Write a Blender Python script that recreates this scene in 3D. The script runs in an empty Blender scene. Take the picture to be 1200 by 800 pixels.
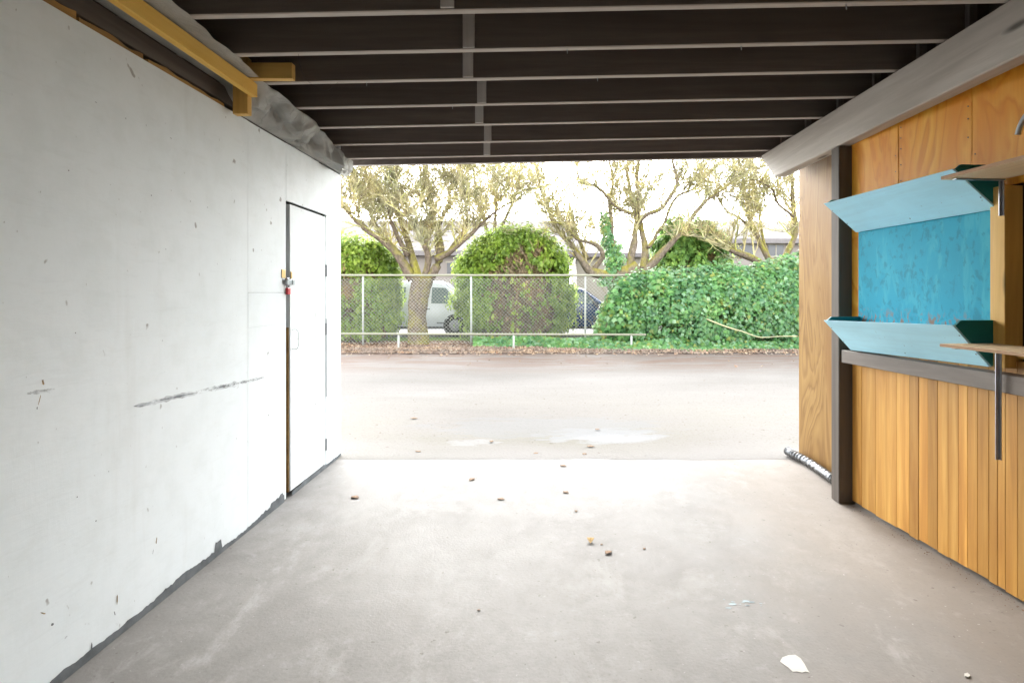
import bpy, bmesh, math, random
from mathutils import Vector, Matrix, noise as mnoise
random.seed(7)
R = math.radians
S = bpy.context.scene
COL = S.collection

# ------------------------------------------------------------------ camera, sky, sun, exposure
EYE, F = 1.35, 660.0            # eye height in metres, focal length in pixels of the 1200 px wide photograph
VX, VY = 635.0, 343.0           # vanishing point of the carport's long direction
cam = bpy.data.cameras.new('camera'); co = bpy.data.objects.new('camera', cam); COL.objects.link(co)
cam.sensor_width = 36.0; cam.lens = F / 1200 * 36
cam.shift_x = -(VX - 600) / 1200; cam.shift_y = -(400 - VY) / 1200
cam.clip_start = 0.05; cam.clip_end = 2000
co.location = (0, 0, EYE); co.rotation_euler = (R(90), 0, 0)
S.camera = co
SUN_EL, SUN_AZ = 25.0, -5.0    # azimuth clockwise from +Y (the way the camera looks)
world = bpy.data.worlds.new('World'); S.world = world; world.use_nodes = True
nt = world.node_tree; nt.nodes.clear()
sky = nt.nodes.new('ShaderNodeTexSky'); sky.sky_type = 'NISHITA'; sky.sun_disc = False
sky.sun_elevation = R(SUN_EL); sky.sun_rotation = R(SUN_AZ)
sky.air_density = 1.0; sky.dust_density = 1.0; sky.ozone_density = 1.0
hs = nt.nodes.new('ShaderNodeHueSaturation'); hs.inputs['Saturation'].default_value = 0.2
bg = nt.nodes.new('ShaderNodeBackground'); bg.inputs['Strength'].default_value = 0.12
ow = nt.nodes.new('ShaderNodeOutputWorld')
nt.links.new(sky.outputs[0], hs.inputs['Color']); nt.links.new(hs.outputs[0], bg.inputs[0]); nt.links.new(bg.outputs[0], ow.inputs[0])
sl = bpy.data.lights.new('sun', 'SUN'); sl.energy = 0.8; sl.angle = R(40); sl.color = (1, .985, .96)
so = bpy.data.objects.new('sun', sl); COL.objects.link(so)
az = R(SUN_AZ); el = R(SUN_EL)
sd = Vector((math.sin(az) * math.cos(el), math.cos(az) * math.cos(el), math.sin(el)))
so.rotation_euler = sd.to_track_quat('Z', 'Y').to_euler(); so.location = (0, -20, 40)
S.view_settings.view_transform = 'Standard'; S.view_settings.look = 'None'
S.view_settings.gamma = 1; S.view_settings.use_curve_mapping = False
S.view_settings.exposure = 3.95
S.cycles.max_bounces = 16; S.cycles.diffuse_bounces = 10; S.cycles.transparent_max_bounces = 16

# ------------------------------------------------------------------ helpers
def at(px, py, Y):               # pixel seen at distance Y
    return Vector(((px - VX) * Y / F, Y, EYE + (VY - py) * Y / F))
def ground_y(py): return EYE * F / (py - VY)
def link(o, parent=None):
    COL.objects.link(o)
    if parent: o.parent = parent
    return o
def tag(o, label, cat, group=None, kind=None):
    if label: o['label'] = label
    if cat: o['category'] = cat
    if group: o['group'] = group
    if kind: o['kind'] = kind
    return o
def empty(name, loc=(0, 0, 0)):
    o = bpy.data.objects.new(name, None); o.location = loc; o.empty_display_size = .1
    return link(o)
def mobj(name, vs, fs, mat, parent=None, smooth=False, mats=None, midx=None):
    me = bpy.data.meshes.new(name); me.from_pydata([tuple(v) for v in vs], [], fs); me.update()
    for m in (mats or [mat]): me.materials.append(m)
    if midx: me.polygons.foreach_set('material_index', midx)
    if smooth: me.polygons.foreach_set('use_smooth', [True] * len(me.polygons))
    o = bpy.data.objects.new(name, me); link(o)
    if parent: set_parent(o, parent)
    return o
def set_parent(o, p):
    o.parent = p; o.matrix_parent_inverse = Matrix.LocRotScale(None, None, None)
    # meshes are written in world coordinates; undo the chain of parent offsets
    off = Vector((0, 0, 0)); q = p
    while q: off += q.location; q = q.parent
    o.location = o.location - off
def bmobj(name, bm, mat, parent=None, smooth=False, mats=None):
    me = bpy.data.meshes.new(name); bm.to_mesh(me); bm.free()
    for m in (mats or [mat]): me.materials.append(m)
    if smooth: me.polygons.foreach_set('use_smooth', [True] * len(me.polygons))
    o = bpy.data.objects.new(name, me); link(o)
    if parent: set_parent(o, parent)
    return o
BF = [(0, 1, 3, 2), (4, 6, 7, 5), (0, 4, 5, 1), (2, 3, 7, 6), (0, 2, 6, 4), (1, 5, 7, 3)]
def bm_hexa(bm, pts, bev=0):
    """eight points ordered x-y-z binary"""
    vs = [bm.verts.new(p) for p in pts]
    fs = [bm.faces.new([vs[i] for i in f]) for f in BF]
    bmesh.ops.recalc_face_normals(bm, faces=fs)
    if bev:
        es = list({e for f in fs for e in f.edges})
        bmesh.ops.bevel(bm, geom=es, offset=bev, segments=1, affect='EDGES')
def corners(x0, x1, y0, y1, z0, z1):
    return [Vector((x, y, z)) for x in (x0, x1) for y in (y0, y1) for z in (z0, z1)]
def box(name, x0, x1, y0, y1, z0, z1, mat, parent=None, bev=.003, fn=None):
    bm = bmesh.new(); pts = corners(x0, x1, y0, y1, z0, z1)
    if fn: pts = [fn(*p) for p in pts]
    bm_hexa(bm, pts, bev)
    return bmobj(name, bm, mat, parent)
def prism(name, poly, ext, mat, parent=None, bev=0):
    """closed polygon of Vectors extruded by vector ext"""
    bm = bmesh.new()
    a = [bm.verts.new(p) for p in poly]; b = [bm.verts.new(p + ext) for p in poly]
    n = len(poly); bm.faces.new(a); bm.faces.new(b[::-1])
    for i in range(n): bm.faces.new((a[i], b[i], b[(i + 1) % n], a[(i + 1) % n]))
    bmesh.ops.recalc_face_normals(bm, faces=bm.faces)
    if bev: bmesh.ops.bevel(bm, geom=list(bm.edges), offset=bev, segments=1, affect='EDGES')
    return bmobj(name, bm, mat, parent)
def tube(V, Fc, pts, rad, sides=6, cap=True):
    """append a tapered tube to vertex / face lists"""
    n = len(pts); b0 = len(V); up = Vector((.31, .17, .93))
    for i, p in enumerate(pts):
        t = (pts[min(i + 1, n - 1)] - pts[max(i - 1, 0)])
        if t.length < 1e-9: t = Vector((0, 0, 1))
        t.normalize(); a = t.cross(up)
        if a.length < .05: a = t.cross(Vector((1, 0, 0)))
        a.normalize(); c = t.cross(a); r = rad[i] if hasattr(rad, '__len__') else rad
        for k in range(sides):
            an = 2 * math.pi * k / sides
            V.append(p + (a * math.cos(an) + c * math.sin(an)) * r)
    for i in range(n - 1):
        for k in range(sides):
            k2 = (k + 1) % sides; q = b0 + i * sides
            Fc.append((q + k, q + k2, q + sides + k2, q + sides + k))
    if cap:
        Fc.append(tuple(b0 + k for k in range(sides))[::-1])
        Fc.append(tuple(b0 + (n - 1) * sides + k for k in range(sides)))
def tube_obj(name, pts, rad, mat, parent=None, sides=10):
    V, Fc = [], []; tube(V, Fc, [Vector(p) for p in pts], rad, sides)
    return mobj(name, V, Fc, mat, parent, smooth=True)
def smooth_path(pts, n=5):
    out = []; P = [Vector(p) for p in pts]
    for i in range(len(P) - 1):
        p0 = P[max(i - 1, 0)]; p1 = P[i]; p2 = P[i + 1]; p3 = P[min(i + 2, len(P) - 1)]
        for k in range(n):
            t = k / n
            out.append(.5 * ((2 * p1) + (p2 - p0) * t + (2 * p0 - 5 * p1 + 4 * p2 - p3) * t * t + (3 * p1 - p0 - 3 * p2 + p3) * t ** 3))
    out.append(P[-1]); return out
def rv(s=1.0): return Vector((random.uniform(-s, s), random.uniform(-s, s), random.uniform(-s, s)))

# ------------------------------------------------------------------ materials
class M:
    def __init__(s, name, rough=.7, spec=.3):
        s.m = bpy.data.materials.new(name); s.m.use_nodes = True; s.t = s.m.node_tree; s.t.nodes.clear()
        s.b = s.n('ShaderNodeBsdfPrincipled'); s.o = s.n('ShaderNodeOutputMaterial'); s.l(s.b.outputs[0], s.o.inputs[0])
        s.b.inputs['Roughness'].default_value = rough; s.b.inputs['Specular IOR Level'].default_value = spec
    def n(s, t): return s.t.nodes.new(t)
    def l(s, a, b): s.t.links.new(a, b)
    def coord(s, scale=(1, 1, 1), rot=(0, 0, 0), rnd=False, which='Object'):
        tc = s.n('ShaderNodeTexCoord'); mp = s.n('ShaderNodeMapping')
        mp.inputs['Scale'].default_value = scale; mp.inputs['Rotation'].default_value = rot
        s.l(tc.outputs[which], mp.inputs[0])
        if rnd:
            oi = s.n('ShaderNodeObjectInfo'); mu = s.n('ShaderNodeMath'); mu.operation = 'MULTIPLY'; mu.inputs[1].default_value = 37.0
            s.l(oi.outputs['Random'], mu.inputs[0]); s.l(mu.outputs[0], mp.inputs['Location'])
        return mp.outputs[0]
    def noise(s, co, scale=5, detail=6, rough=.55, dist=0):
        t = s.n('ShaderNodeTexNoise'); t.inputs['Scale'].default_value = scale; t.inputs['Detail'].default_value = detail
        t.inputs['Roughness'].default_value = rough; t.inputs['Distortion'].default_value = dist
        s.l(co, t.inputs['Vector']); return t.outputs[0]
    def ramp(s, v, stops, interp='LINEAR'):
        r = s.n('ShaderNodeValToRGB'); r.color_ramp.interpolation = interp; e = r.color_ramp.elements
        while len(e) < len(stops): e.new(.5)
        for q, (p, c) in zip(e, stops):
            q.position = p; q.color = (c, c, c, 1) if not hasattr(c, '__len__') else (*c, 1)
        s.l(v, r.inputs[0]); return r.outputs[0]
    def mix(s, f, a, b, mode='MIX'):
        x = s.n('ShaderNodeMix'); x.data_type = 'RGBA'; x.blend_type = mode
        for i, v in ((0, f), (6, a), (7, b)):
            if hasattr(v, 'default_value'): s.l(v, x.inputs[i])
            elif i == 0: x.inputs[0].default_value = v
            else: x.inputs[i].default_value = (*v, 1)
        return x.outputs[2]
    def math(s, op, a, b=0.0):
        x = s.n('ShaderNodeMath'); x.operation = op
        for i, v in enumerate((a, b)):
            if hasattr(v, 'default_value'): s.l(v, x.inputs[i])
            else: x.inputs[i].default_value = v
        return x.outputs[0]
    def rand(s): return s.n('ShaderNodeObjectInfo').outputs['Random']
    def island(s): return s.n('ShaderNodeNewGeometry').outputs['Random Per Island']
    def sep(s, co):
        x = s.n('ShaderNodeSeparateXYZ'); s.l(co, x.inputs[0]); return x.outputs
    def color(s, c):
        if hasattr(c, 'default_value'): s.l(c, s.b.inputs['Base Color'])
        else: s.b.inputs['Base Color'].default_value = (*c, 1)
        return s
    def bump(s, h, strength=.3, dist=.01):
        b = s.n('ShaderNodeBump'); b.inputs['Strength'].default_value = strength; b.inputs['Distance'].default_value = dist
        s.l(h, b.inputs['Height']); s.l(b.outputs[0], s.b.inputs['Normal']); return s
    def rough(s, v): s.l(v, s.b.inputs['Roughness']); return s
    def translucent(s, col, f):
        tr = s.n('ShaderNodeBsdfTranslucent'); mx = s.n('ShaderNodeMixShader'); mx.inputs[0].default_value = f
        if hasattr(col, 'default_value'): s.l(col, tr.inputs[0])
        else: tr.inputs[0].default_value = (*col, 1)
        s.l(s.b.outputs[0], mx.inputs[1]); s.l(tr.outputs[0], mx.inputs[2]); s.l(mx.outputs[0], s.o.inputs[0]); return s

def m_plain(name, c, rough=.6, spec=.3, metal=0, var=.12, scale=14):
    m = M(name, rough, spec); co = m.coord()
    n = m.noise(co, scale, 5)
    m.color(m.mix(m.ramp(n, [(.3, 0.), (.7, 1.)]), tuple(x * (1 - var) for x in c), tuple(min(1, x * (1 + var)) for x in c)))
    m.b.inputs['Metallic'].default_value = metal; m.bump(n, .08, .01)
    return m.m
def m_wood(name, dark, mid, light, axis='z', fine=60, knots=False, rough=.55, spec=.3, vary=.25, wet=0):
    st = {'z': (1, 1, .06), 'y': (1, .06, 1), 'x': (.06, 1, 1)}[axis]
    m = M(name, rough, spec); co = m.coord(st, rnd=True)
    g1 = m.noise(co, 9, 4, .6, 1.2); g2 = m.noise(co, fine, 5, .65, .4)
    c = m.ramp(g1, [(.3, dark), (.5, mid), (.72, light)])
    c = m.mix(m.math('MULTIPLY', m.ramp(g2, [(.35, 1.), (.62, 0.)]), .45), c, dark)
    r = m.ramp(m.rand(), [(0., 1 - vary), (1., 1 + vary * .6)])
    c = m.mix(1., c, r, 'MULTIPLY')
    if knots:
        co2 = m.coord(tuple(max(x, .22) for x in st), rnd=True); v = m.n('ShaderNodeTexVoronoi'); v.inputs['Scale'].default_value = 5
        m.l(co2, v.inputs['Vector'])
        c = m.mix(m.ramp(v.outputs['Distance'], [(.045, 1.), (.1, 0.)]), c, tuple(x * .3 for x in dark))
    m.color(c); m.bump(g2, .12, .004); return m.m
def m_ply(name, dark, mid, light, red=None):
    """rotary-cut plywood face: broad wandering figure"""
    m = M(name, .5, .3); co = m.coord((1, 1, .28), rnd=True)
    n = m.noise(co, 2.4, 3, .5, 1.5)
    rings = m.math('FRACT', m.math('MULTIPLY', n, 9.0))
    c = m.ramp(rings, [(0., dark), (.18, mid), (.75, light), (1., dark)])
    big = m.noise(m.coord((1, 1, .25), rnd=True), 3.5, 3)
    c = m.mix(m.math('MULTIPLY', m.ramp(big, [(.4, 0.), (.62, 1.)]), .75), c, red or dark)
    f = m.noise(m.coord((1, 1, .05), rnd=True), 90, 4)
    c = m.mix(m.math('MULTIPLY', m.ramp(f, [(.35, 1.), (.6, 0.)]), .3), c, dark)
    k = m.n('ShaderNodeTexVoronoi'); k.inputs['Scale'].default_value = 3.4; m.l(m.coord((1, 1, .6)), k.inputs['Vector'])
    c = m.mix(m.ramp(k.outputs['Distance'], [(.03, .8), (.08, 0.)]), c, tuple(x * .35 for x in dark))
    m.color(c); m.bump(f, .1, .003); return m.m

# white painted plywood wall: brushed-over grain, grime, nicks
def m_whitewall():
    m = M('white_painted_plywood', .55, .35); co = m.coord()
    base = m.mix(m.ramp(m.noise(co, 1.1, 4), [(.3, 0.), (.7, 1.)]), (.775, .825, .835), (.835, .875, .885))
    gr = m.noise(m.coord((1, .16, 1)), 34, 5, .65, .6); gv = m.noise(m.coord((1, 1, .2)), 22, 4, .6)
    base = m.mix(m.math('MULTIPLY', m.ramp(gr, [(.30, 1.), (.44, 0.)]), .10), base, (.52, .54, .52))
    sp = m.noise(m.coord((1, 1, .8)), 16, 2, .5)
    base = m.mix(m.math('MULTIPLY', m.ramp(sp, [(.735, 0.), (.77, 1.)]), .7), base, (.22, .20, .17))
    sp2 = m.noise(m.coord((1, 1, .55)), 48, 2, .5)
    base = m.mix(m.math('MULTIPLY', m.ramp(sp2, [(.74, 0.), (.78, 1.)]), .6), base, (.30, .28, .25))
    mo = m.noise(co, 7, 6, .65); base = m.mix(m.math('MULTIPLY', m.ramp(mo, [(.35, 1.), (.55, 0.)]), .22), base, (.64, .68, .66))
    st = m.noise(m.coord((1, 1, .1)), 6, 4, .6)
    base = m.mix(m.math('MULTIPLY', m.ramp(st, [(.58, 0.), (.8, 1.)]), .25), base, (.55, .54, .50))
    m.color(base); m.bump(m.math('ADD', m.math('MULTIPLY', gr, .5), m.math('ADD', m.math('MULTIPLY', gv, .5), mo)), .2, .006); return m.m
def m_concrete():
    m = M('garage_concrete', .8, .25); co = m.coord()
    a = m.noise(co, .7, 6, .6, .3); b = m.noise(m.coord((1, .6, 1), (0, 0, .6)), 2.4, 8, .68, .35); d = m.noise(co, 7, 7, .7, .2); f = m.noise(co, 70, 4)
    c = m.ramp(a, [(.34, (.198, .186, .172)), (.5, (.238, .227, .212)), (.64, (.276, .266, .252))])
    c = m.mix(m.math('MULTIPLY', m.ramp(b, [(.36, 1.), (.50, 0.)]), .75), c, (.165, .154, .142))
    c = m.mix(m.math('MULTIPLY', m.ramp(b, [(.54, 0.), (.64, 1.)]), .7), c, (.34, .33, .313))
    c = m.mix(m.math('MULTIPLY', m.ramp(d, [(.38, 1.), (.52, 0.)]), .35), c, (.17, .16, .148))
    c = m.mix(m.math('MULTIPLY', m.ramp(d, [(.58, 0.), (.68, 1.)]), .35), c, (.34, .335, .325))
    xx = m.sep(co)[0]; tan = m.noise(co, 1.6, 5)
    edge = m.ramp(m.math('SUBTRACT', m.math('ADD', xx, m.math('MULTIPLY', tan, 1.3)), 1.45), [(.15, 0.), (.8, 1.)])
    c = m.mix(m.math('MULTIPLY', edge, .45), c, (.235, .19, .145))        # earthy stain along the boarded wall
    c = m.mix(m.math('MULTIPLY', m.ramp(f, [(.3, 1.), (.45, 0.)]), .3), c, (.15, .138, .126))
    sp = m.noise(co, 30, 2, .5)
    c = m.mix(m.math('MULTIPLY', m.ramp(sp, [(.70, 0.), (.74, 1.)]), .65), c, (.10, .085, .07))
    sp2 = m.noise(co, 52, 2, .5)
    c = m.mix(m.math('MULTIPLY', m.ramp(sp2, [(.71, 0.), (.75, 1.)]), .5), c, (.42, .41, .39))
    m.color(c); m.rough(m.ramp(b, [(.3, .6), (.7, .9)])); m.bump(m.math('ADD', f, m.math('MULTIPLY', d, .8)), .25, .006); return m.m
def m_alley():
    m = M('alley_paving', .85, .2); co = m.coord()
    a = m.noise(m.coord((.35, 1, 1)), .9, 6, .6, .4); b = m.noise(m.coord((.25, 1, 1)), 3.0, 6, .65, .8); f = m.noise(co, 45, 4)
    yy = m.sep(co)[1]
    c = m.ramp(a, [(.3, (.15, .137, .121)), (.55, (.18, .166, .148)), (.75, (.212, .198, .18))])
    far = m.ramp(m.math('DIVIDE', yy, 14.), [(.66, 0.), (.8, 1.)])     # leaf-stained strip along the verge
    st = m.math('MULTIPLY', far, m.ramp(b, [(.42, 0.), (.56, 1.)]))
    c = m.mix(m.math('MULTIPLY', st, .85), c, (.145, .092, .068))
    c = m.mix(m.math('MULTIPLY', far, .22), c, (.15, .105, .08))
    mud = m.math('MULTIPLY', m.ramp(m.math('DIVIDE', yy, 14.), [(.34, 1.), (.56, 0.)]), m.ramp(a, [(.40, 0.), (.6, 1.)]))
    c = m.mix(m.math('MULTIPLY', mud, .6), c, (.115, .107, .075))
    c = m.mix(m.math('MULTIPLY', m.ramp(f, [(.32, 1.), (.46, 0.)]), .45), c, (.10, .085, .07))
    sp = m.noise(co, 18, 2, .5)
    c = m.mix(m.math('MULTIPLY', m.ramp(sp, [(.70, 0.), (.74, 1.)]), .8), c, (.07, .04, .025))
    lip = m.ramp(m.math('SUBTRACT', m.math('ADD', yy, m.math('MULTIPLY', a, .8)), 4.6), [(.15, 1.), (1., 0.)])
    c = m.mix(m.math('MULTIPLY', lip, .8), c, (.218, .208, .194))          # cement washed off the slab
    # puddles outside the slab: sky reflection painted as pale patches, plus darker marks
    xyz = m.sep(co); wob = m.math('MULTIPLY', m.math('SUBTRACT', m.noise(m.coord((.6, 1.4, 1)), 4.5, 6, .65), .5), 4.2)
    for px_, py_, rx, ry, col, k in ((-.62, 5.14, .24, .13, (.245, .247, .245), .4), (.56, 5.35, .62, .30, (.205, .21, .212), .6), (.62, 5.28, .34, .15, (.25, .252, .25), .4), (-2.5, 5.8, .34, .08, (.12, .12, .115), .7), (.1, 5.7, 1.3, .5, (.15, .15, .145), .5)):
        dx = m.math('DIVIDE', m.math('SUBTRACT', xyz[0], px_), rx); dy = m.math('DIVIDE', m.math('SUBTRACT', xyz[1], py_), ry)
        d = m.math('ADD', m.math('ADD', m.math('MULTIPLY', dx, dx), m.math('MULTIPLY', dy, dy)), wob)
        c = m.mix(m.math('MULTIPLY', m.ramp(d, [(.55, 1.), (1., 0.)]), k), c, col)
    m.color(c); m.bump(m.math('ADD', f, b), .4, .015); return m.m
def m_leaf(name, cols, trans=.35, rough=.5, spec=.35):
    m = M(name, rough, spec); n = len(cols)
    c = m.ramp(m.island(), [(i / max(1, n - 1), k) for i, k in enumerate(cols)])
    pt = m.noise(m.coord(), 1.7, 3); c = m.mix(1., c, m.ramp(pt, [(.3, (.72, .78, .80)), (.5, (1., 1., .95)), (.7, (1.3, 1.18, .9))]), 'MULTIPLY')
    m.color(c); g = m.n('ShaderNodeGamma'); g.inputs[1].default_value = .72; m.l(c, g.inputs[0])
    m.translucent(g.outputs[0], trans); return m.m
def m_bark(name, base, moss, amount=.5):
    m = M(name, .9, .15); co = m.coord((1, 1, .5))
    n = m.noise(co, 14, 6, .65); n2 = m.noise(m.coord(), 2.6, 4)
    g = m.n('ShaderNodeNewGeometry'); z = m.sep(g.outputs['Normal'])[2]
    c = m.ramp(n, [(.3, tuple(x * .55 for x in base)), (.7, tuple(x * 1.35 for x in base))])
    n3 = m.noise(m.coord(), 9, 6, .7)
    k = m.ramp(m.math('ADD', m.math('ADD', m.math('MULTIPLY', z, .22), m.math('MULTIPLY', n2, .6)), m.math('MULTIPLY', n3, .55)), [(.68 - amount * .25, 0.), (.90 - amount * .25, .85)])
    c = m.mix(k, c, m.mix(n, tuple(x * .6 for x in moss), tuple(x * 1.4 for x in moss)))
    m.color(c); m.bump(m.math('ADD', n, n3), 1.0, .05); return m.m

MAT = dict(
    white=m_whitewall(), slab=m_concrete(), alley=m_alley(),
    brown=m_wood('brown_stained_timber', (.085, .066, .055), (.115, .092, .078), (.145, .12, .10), 'y', 50, vary=.12, rough=.6),
    brown_x=m_wood('brown_stained_joist', (.115, .090, .077), (.15, .120, .104), (.19, .155, .137), 'x', 50, vary=.12, rough=.6),
    taupe=m_wood('taupe_stained_beam', (.42, .375, .33), (.52, .475, .425), (.60, .555, .505), 'y', 40, knots=True, vary=.1, rough=.6),
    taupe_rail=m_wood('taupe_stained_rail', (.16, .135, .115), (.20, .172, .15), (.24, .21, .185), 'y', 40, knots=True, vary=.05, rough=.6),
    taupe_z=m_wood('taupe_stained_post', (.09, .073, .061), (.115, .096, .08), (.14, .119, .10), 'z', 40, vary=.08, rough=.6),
    deck=m_plain('roof_deck_underside', (.08, .068, .062), .8),
    edge=m_wood('lit_joist_edge', (.38, .33, .29), (.46, .405, .36), (.54, .48, .43), 'x', 40, vary=.1),  # undersides of the brown joists, lightened: light painted into the colour
    plate=m_wood('pale_splice_plate', (.50, .46, .43), (.60, .56, .53), (.68, .64, .61), 'z', 40, vary=.1),
    edge_dark=m_wood('grey_cleat', (.15, .13, .12), (.19, .165, .15), (.23, .20, .185), 'z', 40, vary=.1),
    pine_y=m_wood('new_pine_along', (.80, .45, .075), (.90, .56, .12), (.92, .63, .18), 'y', 45, knots=True, vary=.12),
    pine_z=m_wood('new_pine_upright', (.58, .33, .08), (.70, .43, .12), (.78, .52, .18), 'z', 45, knots=True, vary=.12),
    pine_x=m_wood('new_pine_across', (.62, .37, .09), (.74, .47, .14), (.82, .56, .19), 'x', 45, knots=True, vary=.12),
    rawwood=m_wood('weathered_top_plate', (.16, .085, .03), (.45, .25, .07), (.58, .36, .12), 'y', 40, vary=.3),
    board=m_wood('cedar_board', (.42, .185, .036), (.60, .305, .066), (.72, .42, .115), 'z', 30, vary=.30, rough=.42),
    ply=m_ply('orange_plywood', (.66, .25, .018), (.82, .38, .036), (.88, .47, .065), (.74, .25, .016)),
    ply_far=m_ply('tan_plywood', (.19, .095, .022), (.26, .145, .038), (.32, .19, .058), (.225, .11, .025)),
    shelfply=m_wood('shelf_plywood', (.66, .47, .27), (.78, .58, .36), (.85, .68, .45), 'y', 50, vary=.08),
    shelfedge=m_wood('shelf_plywood_edge', (.32, .17, .08), (.45, .27, .14), (.56, .37, .22), 'y', 50, vary=.08),
    steel=m_plain('galvanised_steel', (.36, .38, .41), .38, .5, .85, .15),
    pipe=m_plain('grey_pipe', (.42, .45, .47), .4, .5, .5, .1),
    red=m_plain('red_padlock_body', (.55, .035, .05), .4, .5),
    brass=m_plain('brass_plate', (.55, .38, .16), .4, .5, .6),
    black=m_plain('black_gap_paint', (.02, .02, .022), .7),
    greybase=m_plain('bare_grey_base', (.13, .14, .145), .8, var=.3),
    scuff=m_plain('grey_scuff', (.46, .48, .49), .7, var=.3),
    chip=m_plain('brown_chip', (.28, .20, .11), .8, var=.5, scale=60),
    dark=m_plain('dark_cavity_lining', (.035, .026, .02), .8),
    galv=m_plain('fence_galvanised', (.36, .37, .33), .55, .3, .0),
    rail=m_plain('painted_rail', (.22, .215, .155), .6),
    rubber=m_plain('tyre_rubber', (.02, .02, .02), .8), rim=m_plain('wheel_rim', (.16, .165, .17), .35, .5, .7),
    vanpaint=m_plain('white_van_paint', (.50, .52, .56), .25, .5, 0, .03),
    bluepaint=m_plain('blue_car_paint', (.018, .045, .14), .25, .5, 0, .1),
    trim=m_plain('dark_trim', (.03, .03, .032), .5),
    lens=m_plain('lamp_lens', (.6, .58, .5), .2, .5),
    roofm=m_plain('grey_roofing', (.15, .135, .13), .85, var=.15), wallm=m_plain('beige_siding', (.19, .165, .145), .8, var=.06),
    tanwall=m_plain('cream_siding', (.26, .235, .185), .8, var=.06), opening=m_plain('dark_window', (.03, .03, .033), .3, .5),
    whitepaint=m_plain('white_paint_spill', (.50, .48, .43), .6, var=.06), bluefleck=m_plain('blue_paint_fleck', (.24, .31, .33), .6),
    deadleaf=m_plain('dead_leaf', (.16, .095, .05), .8, var=.5, scale=80), yellowleaf=m_plain('yellow_leaf', (.42, .27, .09), .8, var=.4, scale=80),
    house=m_plain('bounce_wall_paint', (.78, .77, .74), .8, var=.04),
)
def m_glass(name, c=(.10, .14, .15)):
    m = M(name, .06, .6); m.color(c); return m.m
MAT['glass'] = m_glass('car_glass'); MAT['shieldglass'] = m_glass('windscreen_glass', (.25, .28, .30))
def m_blue(name, c, wear):
    m = M(name, .6, .2); co = m.coord()
    n = m.noise(co, 2.2, 4); v = m.noise(m.coord((1, 1, .35)), 9, 5, .6, 1.2); w = m.noise(m.coord((1, 1, .7)), 26, 4, .6, .5)
    k = m.mix(m.ramp(n, [(.3, 0.), (.7, 1.)]), tuple(x * .9 for x in c), tuple(min(1, x * 1.08) for x in c))
    if wear:
        k = m.mix(m.math('MULTIPLY', m.ramp(v, [(.50, 0.), (.62, 1.)]), .55), k, (.06, .42, .52))
        k = m.mix(m.math('MULTIPLY', m.ramp(w, [(.36, 1.), (.46, 0.)]), .6), k, (.008, .19, .25))
        z = m.sep(co)[2]
        low = m.math('MULTIPLY', m.ramp(m.math('SUBTRACT', z, 1.0), [(.20, 1.), (.27, 0.)]), m.ramp(w, [(.53, 0.), (.60, 1.)]))
        k = m.mix(low, k, (.24, .16, .11))
    else:
        br = m.noise(m.coord((.5, .06, 1.2)), 24, 5, .65); k = m.mix(m.math('MULTIPLY', m.ramp(br, [(.40, 1.), (.52, 0.)]), .22), k, tuple(x * .72 for x in c))
        sc = m.noise(m.coord(), 40, 3, .6); k = m.mix(m.math('MULTIPLY', m.ramp(sc, [(.70, 0.), (.74, 1.)]), .6), k, (.20, .26, .27))
    m.color(k); m.bump(w, .15 if wear else .08, .004); return m.m
MAT['turq'] = m_blue('peeling_turquoise', (.014, .33, .47), True)
MAT['paleblue'] = m_blue('pale_blue_paint', (.46, .79, .93), False)
MAT['shaded_blue'] = m_blue('shaded_blue_paint', (.012, .17, .18), False)  # trough ends: the blue darkened, shade painted into the colour
def m_plastic():
    m = M('grey_plastic_sheet', .2, .6); n = m.noise(m.coord(), 3.5, 4)
    c = m.ramp(n, [(.3, (.36, .36, .335)), (.7, (.60, .595, .56))])
    m.color(c); m.translucent(c, .35); m.bump(m.noise(m.coord((1, .5, 1)), 26, 5, .6, 1.5), .6, .012); return m.m
MAT['plastic'] = m_plastic()
def m_scuff(name, c, a):
    m = M(name, .7, .2); m.color(c); n = m.noise(m.coord((1, .4, 1.2)), 20, 6, .7)
    m.l(m.math('MULTIPLY', m.ramp(n, [(.40, 0.), (.62, 1.)]), a), m.b.inputs['Alpha']); return m.m
MAT['smear'] = m_scuff('soft_smear', (.30, .31, .33), .55); MAT['smear2'] = m_scuff('dark_smear', (.22, .23, .24), .6)
def m_foil():
    m = M('foil_duct', .3, .5); n = m.noise(m.coord(), 60, 3)
    m.color(m.ramp(n, [(.3, (.10, .10, .10)), (.7, (.30, .31, .32))])); m.b.inputs['Metallic'].default_value = .85; m.bump(n, .5, .01); return m.m
MAT['foil'] = m_foil()
def m_ground(name, c1, c2, sc):
    m = M(name, .95, .1); n = m.noise(m.coord(), sc, 6, .65); m.color(m.ramp(n, [(.35, c1), (.65, c2)])); m.bump(n, .5, .03); return m.m
MAT['soil'] = m_ground('verge_soil', (.10, .06, .04), (.20, .13, .085), 9)
MAT['grassg'] = m_ground('lawn', (.06, .12, .025), (.14, .21, .05), 7)
MAT['lot'] = m_ground('pale_lot_paving', (.15, .145, .14), (.20, .195, .185), 3)
MAT['ivy'] = m_leaf('ivy_leaf', [(.04, .12, .04), (.075, .20, .065), (.12, .29, .09), (.18, .37, .11), (.11, .26, .13), (.32, .48, .28), (.085, .24, .08), (.13, .25, .055), (.10, .22, .085), (.30, .33, .08)], .5, .4, .5)
MAT['thuja'] = m_leaf('thuja_spray', [(.09, .15, .02), (.15, .24, .03), (.21, .32, .04), (.32, .42, .08), (.18, .28, .08)], .6)
MAT['cedar'] = m_leaf('cedar_spray', [(.07, .15, .03), (.12, .24, .05), (.17, .30, .07), (.23, .36, .07)], .5)
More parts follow.
